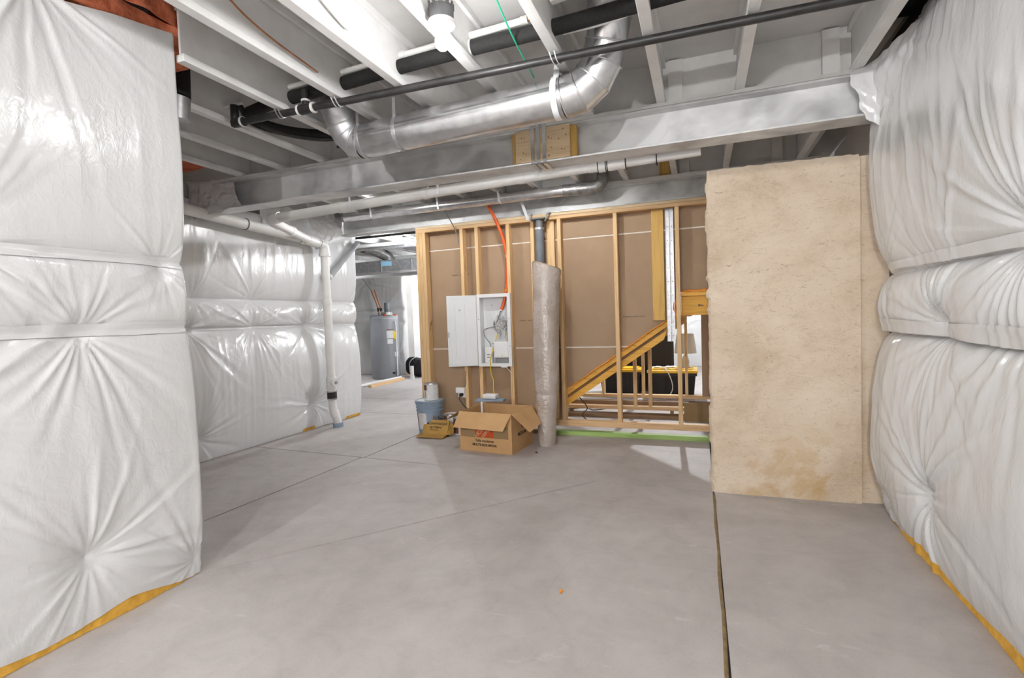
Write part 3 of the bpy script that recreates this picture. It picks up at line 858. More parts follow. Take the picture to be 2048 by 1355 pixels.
T(spline([(-0.60, 2.47, 2.60), (-0.45, 2.46, 2.595), (-0.32, 2.45, 2.60), (-0.235, 2.44, 2.612)], 6), 0.010, 8).build('cable', 'white_wire', wl2, smooth=40)
# dark PEX loop below the left joist bays
px = thing('pex_loop', 'bundle of dark tubing sagging between the joists beside the left end of the duct', 'pipe', (-2.6, 3.0, 2.6))
T(spline([(-2.74, 2.50, 2.64), (-2.78, 2.62, 2.60), (-2.72, 2.80, 2.57), (-2.60, 2.98, 2.565), (-2.47, 3.10, 2.58), (-2.37, 3.16, 2.60)], 8), 0.018, 12).build('tube', 'black_pipe', px, smooth=50)
T(spline([(-2.66, 2.46, 2.63), (-2.80, 2.44, 2.62), (-2.855, 2.52, 2.61), (-2.79, 2.70, 2.60), (-2.66, 2.95, 2.57), (-2.50, 3.10, 2.57), (-2.37, 3.18, 2.575)], 8), 0.010, 10).build('tube', 'white_wire', px, smooth=50)
T([(-2.55, 3.19, 2.565), (-2.50, 3.24, 2.56)], 0.013, 10).build('tube_end', 'black_pipe', px, smooth=40)
bp_ = thing('black_pipe_run', 'short black drain pipe with elbow high in the left joist bay', 'pipe', (-2.5, 2.0, 2.7))
T(spline([(-2.12, 1.62, 2.79), (-2.125, 1.63, 2.70), (-2.13, 1.66, 2.675), (-2.14, 1.78, 2.675), (-2.15, 2.35, 2.68)], 6), 0.022, 14).build('pipe', 'black_pipe', bp_, smooth=50)
T([(-2.126, 1.635, 2.69), (-2.132, 1.70, 2.675)], 0.028, 14).build('elbow', 'black_pipe', bp_, smooth=40)
fx = thing('flexible_duct', 'bit of round metal duct peeking out past the near left wall', 'duct', (-2.6, 2.15, 2.5))
T([(-2.735, 2.06, 2.40), (-2.72, 2.06, 2.52)], 0.07, 24).build('duct_pipe', 'galv_dull', fx, smooth=40)
T([(-2.72, 2.06, 2.52), (-2.72, 2.07, 2.79)], 0.071, 24).build('flexible_sleeve', 'black_foam', fx, smooth=40)
rp = thing('foam_pipe', 'fat black foam pipe in the last joist bay by the right wall', 'pipe', (0.9, 3.0, 2.65))
T(spline([(0.895, 3.31, 2.70), (0.90, 3.18, 2.66), (0.905, 2.9, 2.655), (0.92, 2.2, 2.66), (0.92, 1.4, 2.66)], 6), 0.034, 16).build('foam_sleeve', 'black_foam', rp, smooth=50)
rb = thing('black_infill', 'black membrane strip showing above the right wall plastic', 'infill', (1.0, 2.9, 2.6))
B(0.905, 1.065, -2.0, 3.30, 2.735, 2.755).build('strip', 'black_foam', rb)  # black strips closing the gap above the wall plastic
B(1.055, 1.075, -2.0, 3.56, 2.56, 2.735).build('strip_face', 'black_foam', rb)

# thin wires and cables on the ceiling
gw = thing('green_wire', 'thin green wire hanging from the subfloor behind the light', 'wire', (-0.85, 2.3, 2.6))
T(spline([(-0.86, 2.02, 2.795), (-0.845, 2.10, 2.72), (-0.835, 2.30, 2.62), (-0.83, 2.50, 2.565), (-0.815, 2.66, 2.51)], 6), 0.0042, 8).build('wire', 'green_wire', gw, smooth=40)
for nm, lab, pts, r, mat in (
    ('grey_cable', 'grey cable looping down to the second joist left of the light', [(-1.62, 1.50, 2.79), (-1.60, 1.68, 2.68), (-1.565, 1.88, 2.60), (-1.56, 2.0, 2.575)], 0.006, 'grey_wire'),
    ('white_hose', 'pale bent tube curling from the ceiling left of the light', [(-1.36, 1.60, 2.79), (-1.46, 1.62, 2.74), (-1.50, 1.74, 2.66), (-1.50, 1.92, 2.60), (-1.50, 2.0, 2.585)], 0.012, 'pvc'),
    ('brown_wire', 'rusty wire drooping along the joist above the orange batt', [(-1.80, 1.40, 2.79), (-1.86, 1.62, 2.66), (-1.885, 1.85, 2.60), (-1.90, 2.25, 2.575)], 0.005, 'copper')):
    t_ = thing(nm, lab, 'cable', pts[-1])
    T(spline(pts, 6), r, 8).build('cable', mat, t_, smooth=40)

# ------------------------------------------------------------------ PVC drain lines
pv = thing('drain_pipe', 'white PVC drain running along behind the front beam to a wye on the left', 'pipe', (-2.0, 3.61, 2.2))
a0, a1 = Vector((-3.62, 3.62, 2.205)), Vector((-0.62, 3.60, 2.275))
T([a0, a1], 0.042, 22).build('pipe', 'pvc', pv, smooth=40)
T(spline([(-3.56, 3.62, 2.207), (-3.66, 3.63, 2.203), (-3.715, 3.70, 2.195), (-3.76, 3.80, 2.19)], 8), 0.050, 22).build('elbow', 'pvc', pv, smooth=50)
T([(-3.74, 3.76, 2.19), (-4.08, 4.58, 2.165)], 0.042, 22).build('branch', 'pvc', pv, smooth=40)
T([(-3.86, 4.05, 2.183), (-3.89, 4.12, 2.181)], 0.049, 22).build('coupling', 'pvc', pv, smooth=40)
for x in (-2.9, -2.06, -1.25):
    k = (x + 3.62) / 3.0; p = a0.lerp(a1, k)
    T([(x, p.y, p.z), (x + 0.05, p.y, p.z + 0.001)], 0.047, 22).build('coupling', 'pvc', pv, smooth=40)
    MB().bar((x + 0.15, p.y - 0.045, p.z - 0.03), (x + 0.13, p.y - 0.02, JB + 0.05), 0.018, 0.003, (0, 1, 0)).build('hanger_strap', 'enamel', pv)
pv2 = thing('drain_fitting', 'white PVC wye with black rings below the front beam, right of the block', 'pipe', (-0.5, 3.6, 2.27))
T([(-0.72, 3.60, 2.266), (0.02, 3.60, 2.284)], 0.040, 22).build('pipe', 'pvc', pv2, smooth=40)
T([(-0.66, 3.60, 2.267), (-0.46, 3.60, 2.272)], 0.047, 22).build('wye_body', 'pvc', pv2, smooth=40)
for x in (-0.655, -0.60, -0.59, -0.465, -0.26):
    T([(x, 3.60, 2.268), (x + 0.006, 3.60, 2.268)], 0.049, 22).build('joint_ring', 'rubber', pv2, smooth=40)
T([(-0.70, 3.60, 2.264), (-0.82, 3.61, 2.256)], [0.040, 0.012], 22).build('tapered_end', 'pvc', pv2, smooth=40)

stk = thing('drain_stack', 'white PVC drain stack standing against the far left plastic wall', 'pipe', (-4.13, 4.84, 0))
SX = -4.125
T([(SX, 1.9, 2.325), (SX, 4.80, 2.165)], 0.050, 24).build('wall_pipe', 'pvc', stk, smooth=40)
T([(SX, 4.45, 2.184), (SX, 4.76, 2.167)], 0.057, 24).build('wye_body', 'pvc', stk, smooth=40)
T([(-4.05, 4.50, 2.167), (SX, 4.72, 2.168)], 0.052, 22).build('wye_branch', 'pvc', stk, smooth=40)
for y in (4.45, 4.75, 3.75):
    T([(SX, y, 2.184 - (y - 4.45) * 0.055), (SX, y + 0.008, 2.1836 - (y - 4.45) * 0.055)], 0.0585, 24).build('joint_ring', 'grey_wire', stk, smooth=40)
T(spline([(SX, 4.76, 2.167), (SX, 4.82, 2.155), (SX, 4.845, 2.12), (SX, 4.85, 2.05)], 6), 0.055, 24).build('elbow', 'pvc', stk, smooth=50)
T([(SX, 4.85, 2.06), (SX, 4.85, 2.02)], 0.063, 24).build('hub', 'pvc', stk, smooth=40)
T([(SX, 4.85, 2.03), (SX, 4.855, 0.55)], 0.048, 24).build('stack_pipe', 'pvc', stk, smooth=40)
T([(SX, 4.85, 1.52), (SX, 4.85, 1.46)], 0.056, 24).build('coupling', 'pvc', stk, smooth=40)
T([(SX, 4.855, 0.60), (SX, 4.855, 0.46)], 0.058, 24).build('cleanout_body', 'pvc', stk, smooth=40)
T([(SX, 4.855, 0.535), (SX + 0.09, 4.83, 0.535)], 0.050, 24).build('cleanout_cap', 'pvc', stk, smooth=40)
T([(SX + 0.088, 4.83, 0.535), (SX + 0.10, 4.827, 0.535)], [0.022, 0.018], 6).build('cleanout_plug', 'pvc_grey', stk, smooth=30)
T([(SX, 4.855, 0.46), (SX, 4.857, 0.43)], 0.050, 24).build('pipe_lower', 'pvc', stk, smooth=40)
T([(SX, 4.857, 0.43), (SX, 4.857, 0.33)], 0.056, 24).build('rubber_coupling', 'rubber', stk, smooth=40)
for z in (0.42, 0.335):
    T([(SX, 4.857, z), (SX, 4.857, z + 0.01)], 0.0585, 24).build('clamp_ring', 'galv', stk, smooth=40)
T(spline([(SX, 4.857, 0.33), (SX, 4.86, 0.24), (SX + 0.02, 4.865, 0.16), (SX + 0.05, 4.872, 0.07), (SX + 0.055, 4.874, 0.02)], 6), 0.047, 24).build('offset_bend', 'pvc', stk, smooth=50)
T([(SX + 0.012, 4.862, 0.19), (SX + 0.03, 4.867, 0.13)], 0.054, 24).build('bend_hub', 'pvc', stk, smooth=40)
T([(SX + 0.055, 4.874, 0.0), (SX + 0.053, 4.873, 0.05)], 0.060, 24).build('floor_sleeve', 'bucket_blue', stk, smooth=40)
dg = thing('diagonal_pipe', 'short grey pipe slanting up across the plastic beside the drain stack', 'pipe', (-4.2, 5.27, 1.9))
T([(-4.20, 5.00, 1.80), (-4.20, 5.57, 2.27)], 0.036, 20).build('pipe', 'pvc_grey', dg, smooth=40)
T([(-4.20, 4.985, 1.788), (-4.20, 5.01, 1.808)], 0.041, 20).build('end_cap', 'pvc', dg, smooth=40)

# ------------------------------------------------------------------ light fixtures
def lamp_fixture(label, x, y, mat, jag=True, z=2.47, shade=False):
    r_ = thing('ceiling_light', label, 'light', (x, y, z), 'bare bulb ceiling lights')
    m = MB(); n = 22
    m.lathe([(0.050, 0.0), (0.052, 0.005), (0.054, 0.058)], (x, y, z), n, True, True)
    jb = m.build('junction_box', 'box_grey', r_, smooth=40)
    if jag:
        for k in range(0, n, 2):
            a = 2 * PI * k / n; h = 0.012 + 0.022 * rnd.random()
            MB().bar((x + 0.053 * math.cos(a), y + 0.053 * math.sin(a), z + 0.05), (x + 0.053 * math.cos(a), y + 0.053 * math.sin(a), z + 0.058 + h), 0.014, 0.005, (math.cos(a), math.sin(a), 0)).build('box_tab', 'box_grey', jb)
    MB().lathe([(0.024, -0.034), (0.028, -0.030), (0.030, -0.022), (0.055, -0.018), (0.058, -0.012), (0.058, -0.001)], (x, y, z), 28).build('lampholder', 'white_plastic', r_, smooth=35)
    MB().lathe([(0.004, -0.118), (0.017, -0.115), (0.027, -0.105), (0.031, -0.090), (0.030, -0.076), (0.024, -0.058), (0.018, -0.046), (0.017, -0.0345)], (x, y, z), 24).build('bulb', mat, r_, smooth=60)
    if shade:
        MB().lathe([(0.030, -0.030), (0.075, -0.036), (0.120, -0.075), (0.135, -0.098), (0.132, -0.098), (0.117, -0.078), (0.074, -0.041), (0.030, -0.036)], (x, y, z), 32, False, False).build('added_reflector', 'enamel', r_, smooth=50)  # added dish, keeps the hidden bay bulbs' light off the subfloor
    T([(x + 0.02, y - 0.03, z + 0.055), (x + 0.02, y - 0.05, SUB)], 0.006, 8).build('cable', 'white_wire', r_, smooth=40)
    return r_
lamp_fixture('bare bulb in a jagged grey box on the joist above the room', -1.012, 1.985, 'bulb_main', z=2.495)
lamp_fixture('bare bulb glowing under the joists in the room with the water heater', -4.20, 6.76, 'bulb_far', z=2.51)
lamp_fixture('added fill bulb tucked out of sight in a joist bay behind the front beam, left one', -3.02, 4.15, 'bulb_bay_fill', z=2.645, shade=True)  # added out of view to lift the stud wall and far left wall
lamp_fixture('added fill bulb tucked out of sight in a joist bay behind the front beam, right one', -1.31, 4.15, 'bulb_bay_fill', z=2.645, shade=True)  # second added bay bulb, splits the fill to soften hot spots
lamp_fixture('added fill bulb on the ceiling behind the camera, left of the two', -1.70, -2.6, 'bulb_rear_fill')  # added fill from behind the camera for the foreground and joist bays
lamp_fixture('added fill bulb on the ceiling behind the camera, right of the two', 0.02, -2.2, 'bulb_rear_fill')  # other half of the added rear fill
lamp_fixture('bare bulb on the ceiling beyond the staircase', -0.42, 8.7, 'bulb_stair')
lamp_fixture('added fill bulb on the ceiling, out of sight beyond the duffel bag', -4.9, 10.7, 'bulb_far_fill')  # added behind the stud wall to light the bag and far wall
lamp_fixture('added fill bulb on the ceiling, out of sight in the water heater room', -7.7, 8.5, 'bulb_far_fill', z=2.42)  # added behind the far left wall to brighten the heater

# ------------------------------------------------------------------ stud wall
wb_ = tag(bpy.data.objects.new('wall_back', None), kind='structure'); COL.objects.link(wb_); wb_.location = (-1.5, 5.03, 0); OFF[wb_] = Vector((-1.5, 5.03, 0))
SY0, SY1 = 5.03, 5.118
def stud(x0, x1, z0, z1, y0=SY0, y1=SY1, mat='pine'):
    return B(x0, x1, y0, y1, z0, z1).build('stud', mat, wb_, bevel=0.002)
for x in (-2.998, -2.958, -2.918):
    stud(x, x + 0.038, 0.155, 2.212, SY0, SY1 + 0.01 if x < -2.99 else SY1)
for x in (-2.45, -2.272, -1.910, -1.640, -1.352, -0.787, -0.212):
    stud(x, x + 0.038, 0.155, 2.212)
stud(-1.474, -1.395, 0.155, 2.212, 5.075, SY1)
B(-3.0, 0.30, SY0, SY1, 2.248, 2.276).build('top_plate', 'plate_pine', wb_, bevel=0.002)
B(-3.0, 0.30, SY0 + 0.002, SY1, 2.213, 2.247).build('top_plate', 'pine_x', wb_, bevel=0.002)
B(-3.0, 0.30, SY0, SY1, 0.096, 0.154).build('bottom_plate', 'pine_x', wb_, bevel=0.002)
B(-1.56, 0.30, SY0 - 0.004, SY1, 0.0, 0.042).build('treated_sill', 'green_wood', wb_, bevel=0.002)
B(-3.0, -1.60, SY0, SY1, 0.0, 0.042).build('treated_sill', 'brown_wood', wb_, bevel=0.002)
# sheathing sheets, cut along the stair stringer
def topline(x): return 0.449 + 0.682 * (x + 1.331)
PY = 5.1195
def sheet(poly):
    return MB().prism([(x, PY, z) for x, z in poly], (0, 0.012, 0)).build('sheathing_sheet', 'sheathing', wb_)
sheet([(-2.93, 0.10), (-1.622, 0.10), (-1.622, 0.891), (-2.93, 0.891)])
sheet([(-1.618, 0.10), (-1.34, 0.10), (-1.34, topline(-1.34)), (-0.683, 0.891), (-1.618, 0.891)])
sheet([(-2.93, 0.905), (-1.622, 0.905), (-1.622, 2.008), (-2.93, 2.008)])
sheet([(-1.618, 0.905), (-0.668, 0.905), (-0.215, 1.212), (-0.197, 1.415), (-0.197, 2.008), (-1.618, 2.008)])
sheet([(-0.193, 1.415), (0.30, 1.415), (0.30, 2.008), (-0.193, 2.008)])
sheet([(-2.93, 2.022), (-1.622, 2.022), (-1.622, 2.27), (-2.93, 2.27)])
sheet([(-1.618, 2.022), (0.30, 2.022), (0.30, 2.27), (-1.618, 2.27)])
B(-2.93, 0.30, 5.126, 5.1335, 2.0, 2.026).build('seam_strip', 'seam_white', wb_)
B(-2.93, -0.70, 5.126, 5.1335, 0.885, 0.913).build('seam_strip', 'seam_white', wb_)
def print_at(body, size, x, y, z):
    return text(body, size, 'print_black', wb_, Matrix.Translation((x, y, z)) @ Matrix.Rotation(PI / 2, 4, 'X'), 'printed_mark')
print_at('THERMO SHEATHING', 0.022, -0.62, PY - 0.0006, 1.195)
print_at('THERMO  SHEATHING', 0.022, -2.50, PY - 0.0006, 1.72)
print_at('THERMO  SHEATHING', 0.020, -1.72, PY - 0.0006, 1.19)
# flat wood post and steel track hung on the right of the wall
B(-0.430, -0.318, 5.082, 5.1185, 1.150, 2.212).build('nailing_board', 'pine_gold', wb_, bevel=0.002)
for x in (-0.300, -0.262):
    m = B(x, x + 0.034, 5.098, 5.101, 0.945, 2.212)
    m.box(x, x + 0.003, 5.075, 5.098, 0.945, 2.212); m.box(x + 0.031, x + 0.034, 5.075, 5.098, 0.945, 2.212)
    tr = m.build('steel_track', 'galv_dull', wb_)
    for k in range(9):
        T([(x + 0.017, 5.0985, 1.0 + k * 0.13), (x + 0.017, 5.0968, 1.0 + k * 0.13)], 0.005, 8).build('screw', 'brown_wood', tr)
# orange foam bead along the sheathing edge
pts = [(x, 5.108 + 0.006 * math.sin(x * 40), topline(x) + 0.004 + 0.004 * math.sin(x * 23)) for x in np.linspace(-1.32, -0.23, 46)]
m = MB().tube(pts, [0.004 + 0.004 * abs(math.sin(i * 1.3)) for i in range(46)], 8)
m.build('foam_bead', 'foam_orange', wb_, smooth=60)
pts = [(x, 5.10, 1.418 + 0.004 * math.sin(x * 50)) for x in np.linspace(-0.16, 0.10, 16)]
MB().tube(pts, [0.010 + 0.006 * abs(math.sin(i * 1.9)) for i in range(16)], 8).build('foam_bead', 'foam_orange', wb_, smooth=60)
pts = [(-0.226 + 0.01 * math.sin(i), 5.105, 1.17 + i * 0.022) for i in range(9)]
MB().tube(pts, [0.012 + 0.006 * abs(math.sin(i * 1.9)) for i in range(9)], 8).build('foam_bead', 'foam_orange', wb_, smooth=60)

# ------------------------------------------------------------------ staircase
stair = thing('staircase', 'unfinished wooden staircase seen through the studs from its underside', 'stairs', (-0.8, 5.5, 0))
def band(name, xa, xb, lo, hi, y0, y1, mat, cut=0.0):
    poly = [(xa, y0, topline(xa) + lo), (xb + cut, y0, topline(xb + cut) + lo), (xb, y0, topline(xb) + hi), (xa, y0, topline(xa) + hi)]
    return MB().prism(poly, (0, y1 - y0, 0)).build(name, mat, stair, bevel=0.002)
band('stringer', -1.333, -0.222, -0.060, -0.002, 5.136, 5.176, 'stair_gold')
band('stringer', -1.333, -0.34, -0.12, -0.04, 5.20, 5.215, 'brown_wood')
band('stringer', -1.333, -0.305, -0.165, -0.092, 5.15, 5.196, 'stair_gold', cut=-0.035)
band('stringer', -1.40, -0.16, -0.145, 0.0, 6.03, 6.07, 'pine_x')
for k in range(7):
    x = -1.28 + k * 0.165; z = topline(x) + 0.02
    B(x, x + 0.20, 5.21, 6.02, z, z + 0.025).build('tread', 'pine_y', stair)
hd = B(-0.172, 0.30, 5.124, 5.162, 1.190, 1.372).build('landing_header', 'stair_gold', stair, bevel=0.002)
B(-0.172, 0.30, 5.085, 5.1185, 1.373, 1.408).build('landing_ledger', 'stair_gold', stair, bevel=0.002)
T([(-0.02, 5.122, 1.285), (0.03, 5.12, 1.28)], [0.010, 0.004], 8).build('knot', 'brown_wood', hd)
B(-0.17, 0.9, 5.17, 6.0, 1.375, 1.40).build('landing_deck', 'brown_wood', stair)

# inner framing under the stairs
fr = thing('stair_framing', 'inner stud framing under the staircase standing on floor plates', 'framing', (-0.8, 6.5, 0))
B(-1.62, -0.15, 6.09, 6.18, 0.083, 0.126).build('plate', 'pine_x', fr, bevel=0.002)
B(-1.62, -0.15, 6.00, 6.16, 0.0, 0.040).build('sill', 'brown_wood', fr, bevel=0.002)
B(-1.62, -0.15, 6.20, 6.24, 0.12, 0.17).build('sill', 'brown_wood', fr, bevel=0.002)
for x, z in ((-0.762, 0.78), (-0.588, 0.90)):
    B(x, x + 0.036, 6.09, 6.18, 0.127, z).build('stud', 'pine', fr, bevel=0.002)
B(-1.9, 0.35, 7.0, 7.09, 0.080, 0.122).build('plate', 'pine_x', fr, bevel=0.002)
B(-1.9, 0.35, 7.0, 7.09, 0.0, 0.040).build('sill', 'brown_wood', fr, bevel=0.002)
for x, z in ((-1.305, 0.7), (-0.762, 1.1), (-0.205, 1.40)):
    B(x, x + 0.036, 7.0, 7.09, 0.123, z).build('stud', 'pine', fr, bevel=0.002)
B(0.005, 0.45, 6.94, 6.96, 0.125, 1.4).build('sheathing_sheet', 'sheathing', fr)
for x in (-1.55, -0.35):
    B(x, x + 0.038, 6.10, 6.17, 0.0405, 0.0825).build('spacer', 'brown_wood', fr)
for x in (-1.8, 0.2):
    B(x, x + 0.038, 7.01, 7.08, 0.0405, 0.0795).build('spacer', 'brown_wood', fr)
cs = thing('cardboard_sheet', 'brown cardboard piece standing on the floor under the stairs beside the concrete', 'cardboard', (-0.05, 5.95, 0))
MB().prism([(-0.192, 5.93, 0.0), (0.30, 5.93, 0.0), (0.30, 5.96, 0.20), (-0.192, 5.96, 0.203)], (0, 0.006, 0)).build('panel', 'cardboard_dark', cs)
MB().prism([(-0.192, 5.962, 0.203), (0.30, 5.962, 0.20), (0.30, 6.0, 0.17), (-0.192, 6.0, 0.172)], (0, 0.005, 0)).build('folded_flap', 'cardboard_dark', cs)

# totes, board and lamp beyond the stairs
def tote(label, x0, x1, y0, y1, h):
    xc, yc = (x0 + x1) / 2, (y0 + y1) / 2
    r_ = thing('storage_tote', label, 'storage tote', (xc, yc, 0), 'black totes with yellow lids')
    def ring(i, z, inset): return [(x0 + inset, y0 + inset, z), (x1 - inset, y0 + inset, z), (x1 - inset, y1 - inset, z), (x0 + inset, y1 - inset, z)]
    m = MB(); lv = [ring(0, 0.0, 0.05), ring(0, h - 0.05, 0.018), ring(0, h - 0.05, 0.0), ring(0, h - 0.012, 0.0)]
    for i in range(3):
        for k in range(4):
            a, b = lv[i][k], lv[i][(k + 1) % 4]; c, d = lv[i + 1][(k + 1) % 4], lv[i + 1][k]
            m.add([a, b, c, d], [(0, 1, 2, 3)])
    m.add(lv[0], [(3, 2, 1, 0)]); m.add(lv[3], [(0, 1, 2, 3)])
    m.build('body', 'black_plastic', r_, bevel=0.004)
    for k in range(5):
        xx = x0 + 0.1 + k * (x1 - x0 - 0.2) / 4
        MB().bar((xx, y0 + 0.046, 0.03), (xx, y0 + 0.016, h - 0.06), 0.03, 0.008, (0, 1, 0)).build('rib', 'black_plastic', r_)
    ld = B(x0 - 0.012, x1 + 0.012, y0 - 0.012, y1 + 0.012, h - 0.0115, h + 0.028).build('lid', 'yellow_lid', r_, bevel=0.010)
    B(x0 + 0.06, x1 - 0.06, y0 + 0.05, y1 - 0.05, h + 0.0285, h + 0.045).build('lid_panel', 'yellow_lid', ld, bevel=0.008)
    return r_
tote('black storage tote with yellow lid under the stairs, the left one', -1.46, -0.83, 7.58, 8.0, 0.375)
tote('black storage tote with yellow lid under the stairs, with the lamp on it', -0.725, -0.06, 7.45, 7.9, 0.375)
bb = thing('black_board', 'large flat black board standing upright behind the totes', 'board', (-0.85, 8.2, 0))
B(-1.35, -0.405, 8.16, 8.20, 0.0, 1.05).build('panel', 'black_plastic', bb, bevel=0.006)
B(-1.36, -0.395, 8.145, 8.16, 0.0, 0.03).build('bottom_rail', 'black_pipe', bb)
B(-0.43, -0.395, 8.145, 8.16, 0.03, 1.05).build('edge_rail', 'black_pipe', bb)
lp = thing('table_lamp', 'beige drum-shade table lamp on the tote under the stairs', 'lamp', (-0.215, 7.72, 0.4205))
MB().lathe([(0.155, 0.0), (0.118, 0.275)], (-0.215, 7.72, 0.6305), 32, False, False).build('shade', 'shade_cloth', lp, smooth=60)
MB().lathe([(0.152, 0.002), (0.115, 0.273)], (-0.215, 7.72, 0.6305), 32, False, False).build('shade_lining', 'shade_cloth', lp, smooth=60)
MB().lathe([(0.06, 0.0), (0.06, 0.012), (0.045, 0.03), (0.055, 0.08), (0.040, 0.14), (0.016, 0.19), (0.010, 0.24), (0.010, 0.30)], (-0.215, 7.72, 0.4205), 24).build('base', 'shade_cloth', lp, smooth=50)
for k, (x, y, a) in enumerate(((-0.50, 7.60, 0.3), (-0.42, 7.70, -0.2), (-0.62, 7.66, 0.9))):
    t_ = thing('paper_sheet', ['crumpled white paper on the right tote near its middle', 'crumpled white paper on the right tote touching the lamp side', 'crumpled white paper at the left end of the right tote'][k], 'paper', (x, y, 0.421))
    P = np.stack(np.meshgrid(np.linspace(-0.07, 0.07, 10), np.linspace(-0.05, 0.05, 8), indexing='ij') + [np.zeros((10, 8))], -1)
    P[..., 2] = 0.002 + 0.03 * fbm(P[..., 0] * 30 + 5, P[..., 1] * 30, 3 + k)
    c_a, s_a = math.cos(a), math.sin(a)
    Q = P.copy(); Q[..., 0] = x + P[..., 0] * c_a - P[..., 1] * s_a; Q[..., 1] = y + P[..., 0] * s_a + P[..., 1] * c_a; Q[..., 2] += 0.421
    grid_obj('sheet', Q, 'label_white', t_)
cb = thing('white_cable', 'white cable hanging in a curve over the front of the right tote', 'cable', (-0.45, 7.43, 0.0))
T(spline([(-0.50, 7.5, 0.425), (-0.46, 7.425, 0.41), (-0.40, 7.41, 0.27), (-0.385, 7.40, 0.16), (-0.42, 7.40, 0.07), (-0.50, 7.38, 0.008)], 8), 0.007, 8).build('cable', 'white_wire', cb, smooth=50)
for nm, lab, pts in (
    ('extension_cord', 'thin black cord lying on the floor left under the stairs', [(-1.75, 6.35, 0.008), (-1.45, 6.55, 0.008), (-1.30, 6.40, 0.008), (-1.1, 6.65, 0.008), (-1.28, 6.80, 0.008)]),
    ('extension_cord', 'thin black cord looped on the floor beside the right tote', [(-0.35, 6.85, 0.008), (-0.1, 6.75, 0.008), (0.0, 6.88, 0.008), (-0.25, 6.93, 0.008)]),
    ('extension_cord', 'thin black cord hanging at the bottom of the stringer', [(-1.30, 5.6, 0.30), (-1.22, 5.62, 0.18), (-1.28, 5.64, 0.09), (-1.18, 5.66, 0.008), (-1.0, 5.7, 0.008)])):
    t_ = thing(nm, lab, 'cord', pts[-1])
    T(spline(pts, 8), 0.006, 6).build('cord', 'rubber', t_, smooth=50)

# ------------------------------------------------------------------ steel column and wrapped roll
col = thing('steel_column', 'grey steel post rising behind the wrapped roll to the far beam', 'post', (-1.515, 4.955, 0))
T([(-1.515, 4.955, 0.012), (-1.515, 4.955, 2.12)], 0.044, 24).build('shaft', 'column_grey', col, smooth=40)
T([(-1.515, 4.955, 2.12), (-1.515, 4.955, 2.205)], 0.036, 24).build('screw_jack', 'column_grey', col, smooth=40)
T([(-1.515, 4.955, 2.105), (-1.515, 4.955, 2.125)], 0.049, 24).build('collar', 'galv_dull', col, smooth=40)
B(-1.59, -1.44, 4.90, 5.02, 2.205, 2.217).build('top_plate', 'box_grey', col, bevel=0.002)
B(-1.575, -1.455, 4.90, 5.02, 0.0, 0.012).build('base_plate', 'box_grey', col, bevel=0.002)
for x in (-1.60, -1.43):
    T(spline([(x + (0.02 if x < -1.5 else -0.02), 4.95, 2.19), (x, 4.93, 2.22), (x, 4.945, 2.25), (x + (-0.012 if x < -1.5 else 0.012), 5.02, 2.278)], 5), 0.010, 8).build('hook', 'pvc_grey', col, smooth=50)

roll = thing('wrapped_roll', 'tall roll wrapped in shiny clear film leaning in front of the studs', 'roll', (-1.41, 4.60, 0))
ctr = [Vector((-1.405, 4.615, 0.0)), Vector((-1.403, 4.63, 0.25)), Vector((-1.398, 4.66, 0.55)), Vector((-1.405, 4.70, 1.0)), Vector((-1.40, 4.74, 1.45)), Vector((-1.395, 4.765, 1.76))]
rad = [0.086, 0.092, 0.118, 0.126, 0.132, 0.140]
nz, na = 150, 56
Pz = np.linspace(0, 1, nz); P = np.zeros((nz, na + 1, 3))
for i, t in enumerate(Pz):
    k = min(int(t * 5), 4); f = t * 5 - k
    c = ctr[k].lerp(ctr[k + 1], f); r0 = rad[k] * (1 - f) + rad[k + 1] * f
    for j in range(na + 1):
        a = 2 * PI * j / na
        wr_ = 1 + 0.02 * math.sin(3 * a + t * 9) + 0.012 * (float(vnoise(np.array(math.cos(a) * 7 + 20), np.array(t * 60 + math.sin(a) * 6), 8)) - 0.5) + 0.04 * (float(fbm(np.array(math.cos(a) * 3 + 9), np.array(t * 16 + math.sin(a) * 2), 5)) - 0.45)
        wr_ -= 0.05 * math.exp(-((t - 0.36) / 0.012) ** 2) + 0.04 * math.exp(-((t - 0.14) / 0.01) ** 2) + 0.03 * math.exp(-((t - 0.92) / 0.01) ** 2)
        lip = -0.09 * (0.5 + 0.5 * math.cos(a - 0.2)) * t ** 12
        P[i, j] = (c.x + r0 * wr_ * math.cos(a), c.y + r0 * wr_ * math.sin(a), c.z + lip)
grid_obj('film_wrap', P[:, ::-1], 'wrap_roll', roll)
P2 = P[100:].copy(); cc = P2.mean(1, keepdims=True); P2 = cc + (P2 - cc) * 0.93; P2[..., 2] = P[100:, :, 2] + 0.012
grid_obj('paper_core', P2, 'roll_paper', roll)
MB().lathe([(0.118, 0.0), (0.118, 0.006)], (-1.40, 4.745, 1.5), 28).build('core_plug', 'roll_paper', roll)

